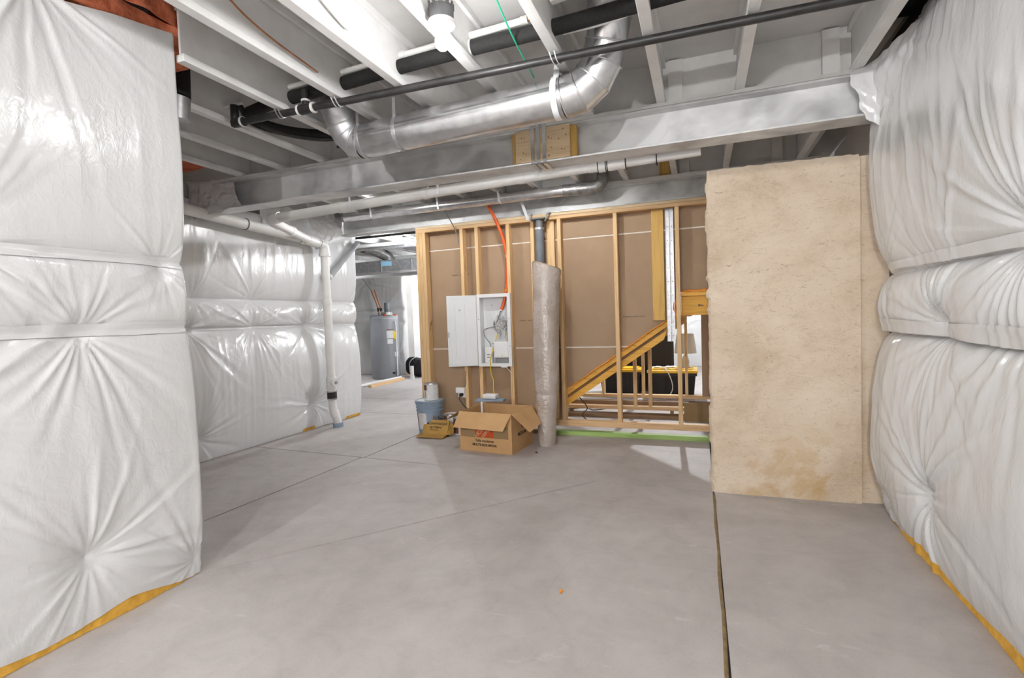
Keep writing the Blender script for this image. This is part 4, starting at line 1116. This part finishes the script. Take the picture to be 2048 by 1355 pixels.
# ------------------------------------------------------------------ media enclosure
EX0, EX1, EZ0, EZ1 = -2.262, -1.876, 0.712, 1.488
me_ = thing('media_enclosure', 'open white metal wiring cabinet mounted between two studs', 'cabinet', (-2.07, 5.03, EZ0))
m = MB()
m.box(-2.230, -1.914, 5.106, 5.110, EZ0 + 0.03, EZ1 - 0.03)
m.box(-2.232, -2.229, 5.0, 5.110, EZ0 + 0.03, EZ1 - 0.03); m.box(-1.914, -1.911, 5.0, 5.110, EZ0 + 0.03, EZ1 - 0.03)
m.box(-2.232, -1.911, 5.0, 5.110, EZ0 + 0.027, EZ0 + 0.030); m.box(-2.232, -1.911, 5.0, 5.110, EZ1 - 0.030, EZ1 - 0.027)
m.build('back_box', 'enamel', me_)
m = MB()
m.box(EX0, EX0 + 0.034, 4.996, 5.026, EZ0, EZ1); m.box(EX1 - 0.036, EX1, 4.996, 5.026, EZ0, EZ1)
m.box(EX0 + 0.034, EX1 - 0.036, 4.996, 5.026, EZ0, EZ0 + 0.034); m.box(EX0 + 0.034, EX1 - 0.036, 4.996, 5.026, EZ1 - 0.036, EZ1)
m.build('frame', 'white_plastic', me_)
for x in (-2.205, -2.06, -1.99):
    B(x, x + 0.006, 5.102, 5.1058, EZ0 + 0.05, EZ1 - 0.05).build('back_rib', 'enamel', me_)
for x, z in ((-2.13, 1.37), (-2.02, 1.30), (-2.13, 0.95)):
    T([(x, 5.1055, z), (x, 5.103, z)], 0.006, 10).build('knockout', 'grey_wire', me_)
for x, z in ((-2.245, 1.22), (-1.893, 1.22), (-1.893, 0.93)):
    T([(x, 4.9965, z), (x, 4.994, z)], 0.005, 8).build('screw', 'grey_wire', me_)
B(-2.0, -1.93, 4.992, 5.005, EZ0 - 0.012, EZ0 + 0.012).build('latch_catch', 'white_plastic', me_)
dr = MB().prism([(-2.600, 4.945, EZ0 - 0.002), (-2.268, 4.992, EZ0 + 0.006), (-2.268, 4.992, EZ1 - 0.006), (-2.600, 4.945, EZ1 - 0.002)], (0.002, 0.012, 0)).build('door', 'enamel', me_, bevel=0.004)
dvec = Vector((0.332, 0.047, 0)).normalized()
def dp(s, z, o=0.0):
    p_ = Vector((-2.600, 4.945, 0)) + dvec * s + Vector((dvec.y, -dvec.x, 0)) * o
    return (p_.x, p_.y, z)
m = MB()
for s0, s1, z0, z1 in ((0.092, 0.098, 0.80, 1.39), (0.202, 0.208, 0.80, 1.39)):
    m.bar(dp((s0 + s1) / 2, z0, 0.001), dp((s0 + s1) / 2, z1, 0.001), 0.006, 0.004, (0, 1, 0))
m.bar(dp(0.092, 1.39, 0.001), dp(0.208, 1.39, 0.001), 0.004, 0.006); m.bar(dp(0.092, 0.80, 0.001), dp(0.208, 0.80, 0.001), 0.004, 0.006)
m.build('pressed_panel_edge', 'enamel', dr)
for z0 in (EZ0 + 0.018, EZ1 - 0.020):
    MB().bar(dp(0.03, z0, 0.001), dp(0.30, z0, 0.001), 0.004, 0.010).build('pressed_line', 'enamel', dr)
MB().bar(dp(0.006, 1.06, 0.002), dp(0.022, 1.06, 0.002), 0.012, 0.06).build('latch', 'tin', dr)
T([dp(0.15, 1.325, 0.0), dp(0.15, 1.325, 0.004)], 0.010, 12).build('cam_lock', 'tin', dr)
T([dp(0.328, EZ0 + 0.05, -0.004), dp(0.328, EZ1 - 0.05, -0.004)], 0.006, 10).build('hinge_pin', 'white_plastic', dr, smooth=40)
md = thing('modem', 'small white modem standing in the lower left of the wiring cabinet', 'modem', (-2.165, 5.07, 0.755))
B(-2.210, -2.122, 5.045, 5.085, 0.7425, 0.915).build('case', 'white_plastic', md, bevel=0.008)
for z in (0.83, 0.80):
    B(-2.18, -2.145, 5.0435, 5.0455, z, z + 0.009).build('port', 'grey_wire', md)
T([(-2.158, 5.0455, 0.765), (-2.158, 5.043, 0.765)], 0.010, 12).build('indicator', 'label_white', md)
rt_ = thing('router', 'square white router propped in the lower right of the wiring cabinet', 'router', (-2.0, 5.05, 0.79))
B(-2.095, -1.918, 5.02, 5.075, 0.80, 0.975).build('case', 'white_plastic', rt_, bevel=0.014)
T([(-2.0, 5.0205, 0.825), (-2.0, 5.018, 0.825)], 0.008, 12).build('indicator', 'label_yellow', rt_)
B(-2.08, -1.93, 5.03, 5.07, 0.7425, 0.798).build('foot', 'grey_wire', rt_, bevel=0.006)
# tangle of low-voltage wires
wire_t = thing('wire_tangle', 'tangle of pale low-voltage wires inside the wiring cabinet', 'wires', (-2.02, 5.07, 1.1))
rr2 = random.Random(3)
for k in range(15):
    c = Vector((-2.03, 5.07, 1.16)); pts = []
    for q in range(6):
        a = rr2.random() * 2 * PI; ra = 0.02 + 0.075 * rr2.random()
        pts.append((c.x + ra * math.cos(a), 5.052 + 0.036 * rr2.random(), c.z + ra * 1.2 * math.sin(a)))
    if k < 5: pts.append((-2.08 + 0.025 * k + 0.02, 5.06, 0.99))
    T(spline(pts, 6), 0.0028, 6).build('wire', ['white_wire', 'grey_wire', 'white_wire', 'white_wire', 'label_white'][k % 5], wire_t, smooth=60)
T(spline([(-2.04, 5.06, 1.14), (-2.13, 5.055, 1.13), (-2.21, 5.055, 1.10), (-2.20, 5.055, 1.03), (-2.15, 5.06, 0.96), (-2.145, 5.062, 0.918)], 8), 0.0045, 8).build('wire', 'grey_wire', wire_t, smooth=60)
T(spline([(-1.945, 5.09, 1.45), (-1.935, 5.085, 1.32), (-1.945, 5.08, 1.2), (-2.0, 5.07, 1.1)], 6), 0.004, 8).build('wire', 'grey_wire', wire_t, smooth=60)
for k in range(4):
    T(spline([(-1.98 + k * 0.017, 5.09, 0.978), (-1.975 + k * 0.018, 5.088, 1.03), (-1.985 + k * 0.012, 5.075, 1.08)], 5), 0.003, 6).build('wire', 'yellow_cable' if k % 2 else 'white_wire', wire_t, smooth=60)
og = thing('orange_conduit', 'bright orange flexible conduit curving down into the wiring cabinet', 'conduit', (-2.0, 5.0, 1.3))
op = spline([(-2.13, 4.975, 2.50), (-2.085, 4.985, 2.42), (-2.01, 5.015, 2.26), (-1.945, 5.04, 2.06), (-1.915, 5.06, 1.84), (-1.925, 5.066, 1.62), (-1.955, 5.07, 1.46), (-1.985, 5.066, 1.36), (-2.01, 5.06, 1.305)], 8)
T(op, 0.0175, 14).build('tube', 'orange_tube', og, smooth=60)
T([op[-3], op[-1]], 0.0195, 14).build('cut_end', 'label_white', og, smooth=60)
T(spline([tuple(op[-1]), (-2.03, 5.06, 1.25), (-2.06, 5.06, 1.18)], 6), 0.006, 8).build('pulled_wire', 'grey_wire', og, smooth=60)
for k in (30, 44):
    T([op[k], op[k + 1]], 0.0185, 14).build('coupler_ring', 'foam_orange', og, smooth=60)
yc_ = thing('yellow_cable', 'thin yellow network cable dangling from the cabinet to the box', 'cable', (-2.09, 4.99, 0.45))
T(spline([(-2.06, 5.055, 1.05), (-2.10, 5.03, 0.90), (-2.118, 4.99, 0.80), (-2.12, 4.985, 0.72), (-2.115, 4.985, 0.64), (-2.09, 4.98, 0.56), (-2.085, 4.96, 0.47), (-2.04, 4.90, 0.40)], 8), 0.0055, 8).build('cable', 'yellow_cable', yc_, smooth=60)
wc2 = thing('white_cable', 'short white cable looping under the right corner of the wiring cabinet', 'cable', (-1.92, 5.02, 0.68))
T(spline([(-1.97, 5.015, 0.712), (-1.935, 5.015, 0.685), (-1.89, 5.02, 0.635)], 6), 0.004, 6).build('cable', 'white_wire', wc2, smooth=60)
gr_ = thing('grey_drop_wire', 'thin grey wire hanging from the vent duct to the sheathing', 'wire', (-2.46, 4.95, 2.2))
T(spline([(-2.56, 4.90, 2.41), (-2.52, 4.99, 2.28), (-2.475, 5.015, 2.16), (-2.46, 5.02, 2.05)], 6), 0.006, 8).build('wire', 'grey_wire', gr_, smooth=60)
ws_ = thing('white_strap', 'white nylon strap hanging on the far beam left of the steel post', 'strap', (-1.70, 5.0, 2.3))
MB().bar((-1.735, 4.985, 2.50), (-1.655, 5.02, 2.23), 0.030, 0.004, (0, 1, 0)).build('strap', 'enamel', ws_)
ol = thing('outlet', 'white outlet box with black plug fixed to a stud above the paint cans', 'outlet', (-2.50, 5.0, 0.33))
B(-2.545, -2.452, 5.04, 5.075, 0.36, 0.47).build('box', 'white_plastic', ol, bevel=0.004)
B(-2.555, -2.448, 4.995, 5.04, 0.415, 0.475).build('adapter', 'white_plastic', ol, bevel=0.006)
T([(-2.50, 5.04, 0.392), (-2.50, 5.005, 0.392)], 0.019, 12).build('plug', 'rubber', ol, smooth=40)
T(spline([(-2.50, 5.005, 0.392), (-2.50, 4.97, 0.36), (-2.45, 4.95, 0.30), (-2.36, 4.93, 0.22), (-2.33, 4.9, 0.10), (-2.33, 4.86, 0.010)], 6), 0.005, 8).build('cord', 'rubber', ol, smooth=60)
T(spline([(-2.46, 5.02, 0.475), (-2.44, 5.02, 0.52), (-2.435, 5.02, 0.66)], 6), 0.004, 6).build('cord', 'grey_wire', ol, smooth=60)

# ------------------------------------------------------------------ bucket and paint cans
bx, by = -2.80, 4.84
bk = thing('bucket', 'blue-grey five-gallon bucket with white label at the end of the stud wall', 'bucket', (bx, by, 0))
MB().lathe([(0.118, 0.0), (0.122, 0.004), (0.137, 0.25), (0.147, 0.252), (0.147, 0.262), (0.139, 0.264), (0.140, 0.285), (0.149, 0.287), (0.149, 0.297), (0.141, 0.299), (0.142, 0.318), (0.151, 0.320), (0.151, 0.338)], (bx, by, 0), 40).build('pail', 'bucket_blue', bk, smooth=30)
MB().lathe([(0.155, 0.3385), (0.157, 0.342), (0.157, 0.362), (0.150, 0.366), (0.135, 0.366), (0.132, 0.358)], (bx, by, 0), 40).build('lid', 'bucket_blue', bk, smooth=30)
MB().lathe([(0.131, 0.3595), (0.131, 0.362)], (bx, by, 0), 36).build('lid_top', 'label_white', bk)
def wrap_label(name, mat, parent, cx, cy_, r0, r1, z0, z1, a0, a1):
    m = MB(); n = 14; vs = []
    for i in range(n + 1):
        a = a0 + (a1 - a0) * i / n
        vs += [(cx + r0 * math.cos(a), cy_ + r0 * math.sin(a), z0), (cx + r1 * math.cos(a), cy_ + r1 * math.sin(a), z1)]
    m.add(vs, [(2 * i, 2 * i + 2, 2 * i + 3, 2 * i + 1) for i in range(n)])
    return m.build(name, mat, parent, smooth=60)
wrap_label('label', 'label_white', bk, bx, by, 0.1262, 0.1378, 0.06, 0.235, R(233), R(283))
wrap_label('label_edge', 'label_brown', bk, bx, by, 0.1262, 0.1378, 0.06, 0.235, R(217), R(232))
T(spline([(bx + 0.128, by - 0.045, 0.19), (bx + 0.145, by - 0.07, 0.178), (bx + 0.19, by - 0.06, 0.172)], 6), 0.005, 8).build('handle_grip', 'rubber', bk, smooth=50)
wrap_label('ear_plate', 'tin', bk, bx, by, 0.1335, 0.1355, 0.165, 0.205, R(312), R(332))
def paint_can(label, x, y, z, r, h, brown, lid='tin'):
    t_ = thing('paint_can', label, 'paint can', (x, y, z), 'paint cans by the stud wall')
    MB().lathe([(r * 0.97, 0.0), (r, 0.003), (r, 0.008), (r * 0.97, 0.011), (r * 0.97, h - 0.014), (r, h - 0.011), (r, h - 0.004), (r * 0.96, h)], (x, y, z), 36).build('can', 'label_white', t_, smooth=30)
    MB().lathe([(r * 0.90, h + 0.0005), (r * 0.90, h + 0.004), (r * 0.80, h + 0.002)], (x, y, z), 36).build('lid', lid, t_, smooth=30)
    MB().lathe([(r * 1.015, h - 0.012), (r * 1.02, h - 0.006), (r * 1.0, h + 0.001)], (x, y, z), 36, False, False).build('rim', 'tin', t_, smooth=50)
    wrap_label('label_band', 'label_brown', t_, x, y, r * 0.985, r * 0.985, z + (h * 0.60 if not brown else 0.012), z + h - 0.016, R(214), R(262 if not brown else 285))
    return t_
c1 = paint_can('white gallon paint can standing on top of the blue bucket', -2.765, 4.83, 0.3665, 0.080, 0.182, False)
T([(-2.795, 4.7505, 0.40), (-2.795, 4.7505, 0.535)], 0.0022, 6).build('label_seam', 'rubber', c1)
paint_can('white paint can on the floor just right of the bucket', -2.582, 4.92, 0.0, 0.080, 0.20, False, 'label_white')
paint_can('brown and white paint can on the floor behind the big box', -2.452, 4.86, 0.0, 0.068, 0.182, True, 'label_white')
stk_ = thing('stir_stick', 'thin dark stick resting across the tops of the floor paint cans', 'stick', (-2.53, 4.86, 0.21))
MB().bar((-2.60, 4.84, 0.2085), (-2.43, 4.80, 0.222), 0.018, 0.005).build('stick', 'brown_wood', stk_)

# opened mailer carton with print
fb = thing('mailer_carton', 'small golden-brown printed carton lying propped open before the bucket', 'carton', (-2.66, 4.62, 0))
W0, W1 = -2.825, -2.505
MB().prism([(W0, 4.565, 0.010), (W0, 4.565, 0.016), (W0, 4.66, 0.030), (W0, 4.66, 0.024)], (W1 - W0, 0, 0)).build('front_flap', 'carton_gold', fb, bevel=0.001)
MB().prism([(W0 + 0.02, 4.662, 0.022), (W0 + 0.02, 4.735, 0.165), (W0 + 0.02, 4.741, 0.162), (W0 + 0.02, 4.670, 0.020)], (W1 - W0 - 0.02, 0, 0)).build('printed_face', 'carton_gold', fb, bevel=0.001)
MB().prism([(W0 + 0.03, 4.672, 0.0), (W0 + 0.03, 4.672, 0.022), (W0 + 0.03, 4.742, 0.158), (W0 + 0.03, 4.752, 0.158), (W0 + 0.03, 4.755, 0.0)], (W1 - W0 - 0.04, 0, 0)).build('body', 'cardboard_dark', fb)
MB().prism([(W1, 4.665, 0.028), (W1 + 0.012, 4.735, 0.155), (W1 + 0.035, 4.745, 0.10), (W1 + 0.02, 4.69, 0.022)], (0.006, 0.004, 0)).build('side_flap', 'carton_gold', fb)
T(spline([(W1 + 0.01, 4.70, 0.02), (W1 + 0.045, 4.70, 0.04), (W1 + 0.045, 4.71, 0.09), (W1 + 0.02, 4.715, 0.115)], 6), [0.012] * 19, 6).build('torn_edge', 'carton_gold', fb, smooth=60)
B(W0 + 0.05, W1 - 0.01, 4.60, 4.76, 0.0, 0.0095).build('base_sheet', 'cardboard_dark', fb)
fn = Vector((0, -(0.165 - 0.022), 4.735 - 4.662)).normalized()
tilt = math.atan2(0.143, 0.073)
def face_m(s, u, k=0.0012):
    base_ = Vector(((W0 + W1) / 2 + 0.01 + u, 4.662, 0.022)) + Vector((0, 0.073, 0.143)).normalized() * s + fn * k
    return Matrix.Translation(base_) @ Matrix.Rotation(tilt, 4, 'X')
text('Commscope', 0.045, 'print_black', fb, face_m(0.122, 0.015), bold=0.0006)
T([tuple(face_m(0.122, -0.10).to_translation()), tuple(face_m(0.122, -0.10, 0.0018).to_translation())], 0.014, 14).build('print_dot', 'print_black', fb)
text('M1-770094', 0.030, 'print_black', fb, face_m(0.076, 0.0), bold=0.0008)
text('distribution', 0.022, 'print_black', fb, face_m(0.053, -0.01))
text('recycle this box', 0.020, 'cardboard_dark', fb, Matrix.Translation((-2.66, 4.605, 0.0235)) @ Matrix.Rotation(R(8), 4, 'X'))

# ------------------------------------------------------------------ open moving box
BW, BD, BH = 0.545, 0.46, 0.365
mb_ = thing('moving_box', 'open brown moving box with an orange stencil logo and folded-out flaps', 'cardboard box', (-1.845, 4.44, 0))
L0 = Vector((-1.845, 4.44, 0))
def lp_(x, y, z): return (L0.x + x, L0.y + y, L0.z + z)
def lbox(x0, x1, y0, y1, z0, z1): return B(L0.x + x0, L0.x + x1, L0.y + y0, L0.y + y1, z0, z1)
hx, hy = BW / 2, BD / 2; tk = 0.005
lbox(-hx, hx, -hy, -hy + tk, 0.004, BH).build('front_panel', 'cardboard', mb_)
lbox(-hx, hx, hy - tk, hy, 0.004, BH).build('back_panel', 'cardboard', mb_)
lbox(-hx, -hx + tk, -hy + tk, hy - tk, 0.004, BH).build('side_panel', 'cardboard', mb_)
lbox(hx - tk, hx, -hy + tk, hy - tk, 0.004, BH).build('side_panel', 'cardboard', mb_)
lbox(-hx, hx, -hy, hy, 0.0, 0.004).build('bottom', 'cardboard', mb_)
def flap(pts): return MB().prism([lp_(*p) for p in pts], (0, 0.004, 0.002)).build('flap', 'cardboard', mb_)
flap([(-hx + 0.0, -hy, BH), (hx - 0.0, -hy, BH), (hx - 0.035, -hy - 0.105, BH - 0.135), (-hx - 0.005, -hy - 0.105, BH - 0.128)])
flap([(hx, -hy + 0.0, BH), (hx, hy, BH), (hx + 0.15, hy - 0.14, BH - 0.135), (hx + 0.17, -hy + 0.02, BH - 0.155)])
flap([(-hx, hy, BH), (-hx, -hy, BH), (-hx - 0.19, -hy + 0.02, BH - 0.10), (-hx - 0.19, hy - 0.02, BH - 0.10)])
flap([(hx, hy, BH), (-hx, hy, BH), (-hx, hy + 0.17, BH - 0.12), (hx, hy + 0.17, BH - 0.12)])
FM = lambda x, z, k=0.0012: Matrix.Translation(lp_(x, -hy - k, z)) @ Matrix.Rotation(PI / 2, 4, 'X')
lbox(-hx + 0.012, hx - 0.035, -hy - 0.0008, -hy, 0.135, 0.250).build('printed_band', 'cardboard_dark', mb_)
lg = lbox(-0.105, 0.085, -hy - 0.0016, -hy - 0.0008, 0.138, 0.248).build('logo_square', 'print_orange', mb_)
dr45 = Matrix.Rotation(R(45), 4, 'Z')
for body, sz, x, z in (('THE', 0.030, -0.075, 0.222), ('HOME', 0.056, -0.045, 0.195), ('DEPOT', 0.040, 0.015, 0.186)):
    text(body, sz, 'print_tan', lg, FM(x, z, 0.0021) @ dr45, bold=0.0014)
text('Talla mudanza', 0.034, 'print_black', mb_, FM(-0.01, 0.105), bold=0.0006)
text('MULTIUSOS MEDIA', 0.030, 'print_black', mb_, FM(-0.01, 0.066), bold=0.0008)
RM = lambda y, z: Matrix.Translation(lp_(hx + 0.0012, y, z)) @ Matrix.Rotation(PI / 2, 4, 'Z') @ Matrix.Rotation(PI / 2, 4, 'X')
text('MEDIUM', 0.046, 'print_black', mb_, RM(-0.02, 0.155), bold=0.0006)
T([lp_(hx + 0.0002, 0.0, 0.235), lp_(hx + 0.0012, 0.0, 0.235)], 0.032, 20).build('side_emblem', 'label_brown', mb_)
mb_.rotation_euler.z = R(-6)
mop = thing('sweeper', 'white and grey sweeper head sticking up out of the moving box', 'sweeper', (-1.95, 4.52, 0.006))
MB().bar((-2.075, 4.50, 0.432), (-1.79, 4.53, 0.436), 0.09, 0.022).build('pad', 'bucket_blue', mop, bevel=0.004)
B(-2.00, -1.86, 4.47, 4.56, 0.448, 0.494).build('head', 'white_plastic', mop, bevel=0.012)
T([(-2.01, 4.475, 0.42), (-1.985, 4.43, 0.006)], 0.011, 12).build('handle', 'white_plastic', mop, smooth=40)

# ------------------------------------------------------------------ water heater room
hxc, hyc = -6.50, 9.42
wh = thing('water_heater', 'tall grey electric water heater with stickers in the far room', 'water heater', (hxc, hyc, 0))
MB().lathe([(0.29, 0.0), (0.30, 0.02), (0.305, 0.03), (0.305, 1.34), (0.295, 1.365), (0.27, 1.382)], (hxc, hyc, 0), 44).build('tank', 'tank_grey', wh, smooth=30)
MB().lathe([(0.307, 0.0), (0.307, 0.012)], (hxc, hyc, 1.30), 44, False, False).build('top_band', 'galv_dull', wh, smooth=50)
va = math.atan2(-hyc, -hxc)
def on_tank(name, mat, a0, a1, z0, z1, r_=0.3075): return wrap_label(name, mat, wh, hxc, hyc, r_, r_, z0, z1, va + R(a0), va + R(a1))
on_tank('rating_label', 'label_white', 8, 38, 0.88, 1.06)
on_tank('warning_label', 'label_white', 10, 34, 0.76, 0.86)
on_tank('warning_strip', 'label_brown', 8, 38, 1.045, 1.065, 0.3085)
on_tank('energy_guide', 'label_yellow', 39, 58, 0.86, 1.03)
on_tank('small_label', 'label_white', 40, 60, 0.48, 0.58)
on_tank('access_panel', 'tank_grey', 16, 36, 0.28, 0.72, 0.312)
for a in (5, 55):
    c_ = Vector((hxc + 0.29 * math.cos(va + R(a)), hyc + 0.29 * math.sin(va + R(a)), 1.36))
    T([c_, c_ + Vector((0, 0, 0.03))], 0.035, 10).build('dip_cap', 'orange_tube', wh)
T([(hxc + 0.307 * math.cos(va + R(30)), hyc + 0.307 * math.sin(va + R(30)), 0.13), (hxc + 0.36 * math.cos(va + R(30)), hyc + 0.36 * math.sin(va + R(30)), 0.13)], 0.022, 12).build('drain_valve', 'rubber', wh)
T([(hxc + 0.17, hyc - 0.12, 1.38), (hxc + 0.17, hyc - 0.12, 1.64)], 0.055, 18).build('vent_stub', 'grey_conduit', wh, smooth=40)
T([(hxc + 0.17, hyc - 0.12, 1.375), (hxc + 0.17, hyc - 0.12, 1.44)], 0.11, 18).build('vent_collar', 'tin', wh, smooth=40)
T(spline([(hxc - 0.02, hyc - 0.15, 1.38), (hxc - 0.02, hyc - 0.15, 1.52), (hxc - 0.20, hyc - 0.12, 1.92)], 6), 0.016, 10).build('water_pipe', 'copper', wh, smooth=50)
T(spline([(hxc + 0.09, hyc - 0.2, 1.38), (hxc + 0.08, hyc - 0.2, 1.50), (hxc - 0.10, hyc - 0.15, 1.93)], 6), 0.016, 10).build('water_pipe', 'copper', wh, smooth=50)
T([(hxc - 0.02, hyc - 0.15, 1.46), (hxc - 0.025, hyc - 0.15, 1.54)], 0.026, 10).build('pipe_nut', 'rubber', wh)
T([(hxc + 0.08, hyc - 0.2, 1.46), (hxc + 0.07, hyc - 0.2, 1.53)], 0.026, 10).build('pipe_nut', 'rubber', wh)
T(spline([(hxc + 0.29, hyc - 0.06, 1.25), (hxc + 0.335, hyc - 0.06, 1.15), (hxc + 0.335, hyc - 0.06, 0.5), (hxc + 0.34, hyc - 0.07, 0.06)], 6), 0.014, 10).build('relief_pipe', 'pvc', wh, smooth=50)
for k, (x0, x1) in enumerate(((hxc - 0.20, -7.3), (hxc - 0.10, -6.9))):
    t_ = thing('grey_wire', ['thin grey line running from the left copper pipe up to the joists', 'thin grey line running from the right copper pipe up to the joists'][k], 'wire', (x0, hyc, 1.92))
    T(spline([(x0, hyc - 0.13 - 0.02 * k, 1.92), ((x0 + x1) / 2 + 0.1, hyc - 0.1, 2.15), (x1, hyc, 2.50)], 6), 0.008, 6).build('wire', 'grey_wire', t_, smooth=50)

bag = thing('duffel_bag', 'black duffel bag slumped on the floor beside the water heater', 'bag', (-5.88, 9.75, 0))
th_, ph_ = np.meshgrid(np.linspace(0, 2 * PI, 49), np.linspace(0, PI, 25), indexing='ij')
sq = lambda c, e: np.sign(c) * np.abs(c) ** e
bxp = -5.84 + 0.34 * sq(np.sin(ph_), .7) * sq(np.cos(th_), .8); byp = 9.75 + 0.17 * sq(np.sin(ph_), .7) * sq(np.sin(th_), .8)
bzp = 0.205 + 0.20 * sq(np.cos(ph_), .75) + 0.06 * (fbm(bxp * 7, byp * 7, 4) - 0.45) + 0.09 * np.clip((-5.84 - bxp) * 2, -0.5, 0.5) * (np.cos(ph_) > 0)
grid_obj('body', np.stack([bxp, byp, np.maximum(bzp, 0.0)], -1), 'black_cloth', bag)
T(spline([(-6.0, 9.585, 0.10), (-5.99, 9.565, 0.30), (-5.93, 9.60, 0.40), (-5.88, 9.70, 0.44)], 8), 0.010, 8).build('zip', 'tin', bag, smooth=50)
T(spline([(-5.92, 9.60, 0.38), (-5.85, 9.56, 0.30), (-5.78, 9.60, 0.38)], 8), 0.012, 8).build('handle', 'black_cloth', bag, smooth=50)
st2 = thing('pipe_stub', 'clear pale pipe stub standing out of the floor before the duffel bag', 'pipe', (-5.80, 9.35, 0))
T([(-5.80, 9.35, 0.0), (-5.80, 9.35, 0.27)], 0.040, 16).build('pipe', 'pvc', st2, smooth=40)
T([(-5.80, 9.35, 0.0), (-5.80, 9.35, 0.05)], 0.055, 16).build('hub', 'label_white', st2, smooth=40)
fp = thing('floor_pipe', 'white PVC pipe lying on the floor before the water heater', 'pipe', (-6.06, 8.4, 0))
T([(-6.08, 7.4, 0.031), (-6.05, 9.30, 0.031)], 0.030, 16).build('pipe', 'pvc', fp, smooth=40)
T([(-6.065, 8.3, 0.031), (-6.064, 8.4, 0.031)], 0.035, 16).build('coupling', 'pvc', fp, smooth=40)
fw_ = thing('wood_batten', 'wooden batten lying on the floor beside the white floor pipe', 'batten', (-5.9, 8.5, 0))
MB().bar((-5.86, 7.95, 0.025), (-5.90, 9.15, 0.025), 0.07, 0.05).build('batten', 'pine_y', fw_, bevel=0.003)

# far trunk duct, branch and cables
td = thing('trunk_duct', 'rectangular sheet-metal trunk duct crossing the far room under the joists', 'duct', (-5.5, 8.1, 2.15))
B(-8.5, -2.2, 8.0, 8.45, 2.165, 2.365).build('duct_body', 'galv_dull', td, bevel=0.004)
for x in (-7.6, -6.6, -5.55, -4.9, -4.0):
    B(x, x + 0.03, 7.992, 8.458, 2.157, 2.373).build('drive_cleat', 'galv', td)
B(-5.55, -5.30, 7.994, 8.0, 2.26, 2.345).build('blue_sticker', 'label_blue', td)
T(spline([(-5.45, 8.2, 2.36), (-5.50, 8.15, 2.46), (-5.60, 7.9, 2.55), (-5.62, 7.6, 2.57)], 6), 0.10, 18).build('branch_duct', 'foil_dark', td, smooth=50)
fbm_ = thing('steel_beam', 'white painted beam below the trunk duct in the far room', 'beam', (-5.5, 8.7, 2.1))
B(-9.8, -2.0, 8.62, 8.78, 2.13, 2.14).build('bottom_flange', 'flange_paint', fbm_)
B(-9.8, -2.0, 8.69, 8.71, 2.14, 2.50).build('web', 'flange_paint', fbm_)
B(-9.8, -2.0, 8.62, 8.78, 2.505, 2.516).build('top_flange', 'flange_paint', fbm_)
for k, (z, y) in enumerate(((2.496, 6.3), (2.486, 6.95), (2.481, 7.2))):
    t_ = thing('pipe_run', ['dark slim pipe crossing the far ceiling closest to the bulb', 'white slim pipe crossing the far ceiling', 'grey slim pipe crossing the far ceiling near the trunk duct'][k], 'pipe', (-5, y, z))
    T([(-9.5, y, z), (-2.5, y + 0.1, z)], [0.02, 0.03, 0.035][k], 12).build('pipe', ['black_pipe', 'pvc', 'galv_dull'][k], t_, smooth=40)

# ------------------------------------------------------------------ bits on the floor
lf = thing('wood_chip', 'tiny orange wood chip on the bare floor in the middle of the room', 'chip', (-0.605, 2.13, 0))
MB().prism([(-0.614, 2.128, 0.001), (-0.604, 2.122, 0.001), (-0.594, 2.131, 0.003), (-0.603, 2.138, 0.004)], (0, 0, 0.004)).build('chip', 'foam_orange', lf)
MB().prism([(-0.606, 2.112, 0.001), (-0.598, 2.110, 0.001), (-0.597, 2.122, 0.003)], (0, 0, 0.003)).build('splinter', 'foam_orange', lf)
cbm = thing('crumb', 'small dark crumb on the floor before the wrapped roll', 'crumb', (-1.41, 4.30, 0))
MB().lathe([(0.004, 0.0), (0.012, 0.004), (0.009, 0.010), (0.002, 0.013)], (-1.41, 4.30, 0), 7).build('lump', 'rubber', cbm)
MB().lathe([(0.003, 0.0), (0.006, 0.003), (0.002, 0.006)], (-1.397, 4.295, 0), 6).build('grit', 'rubber', cbm)
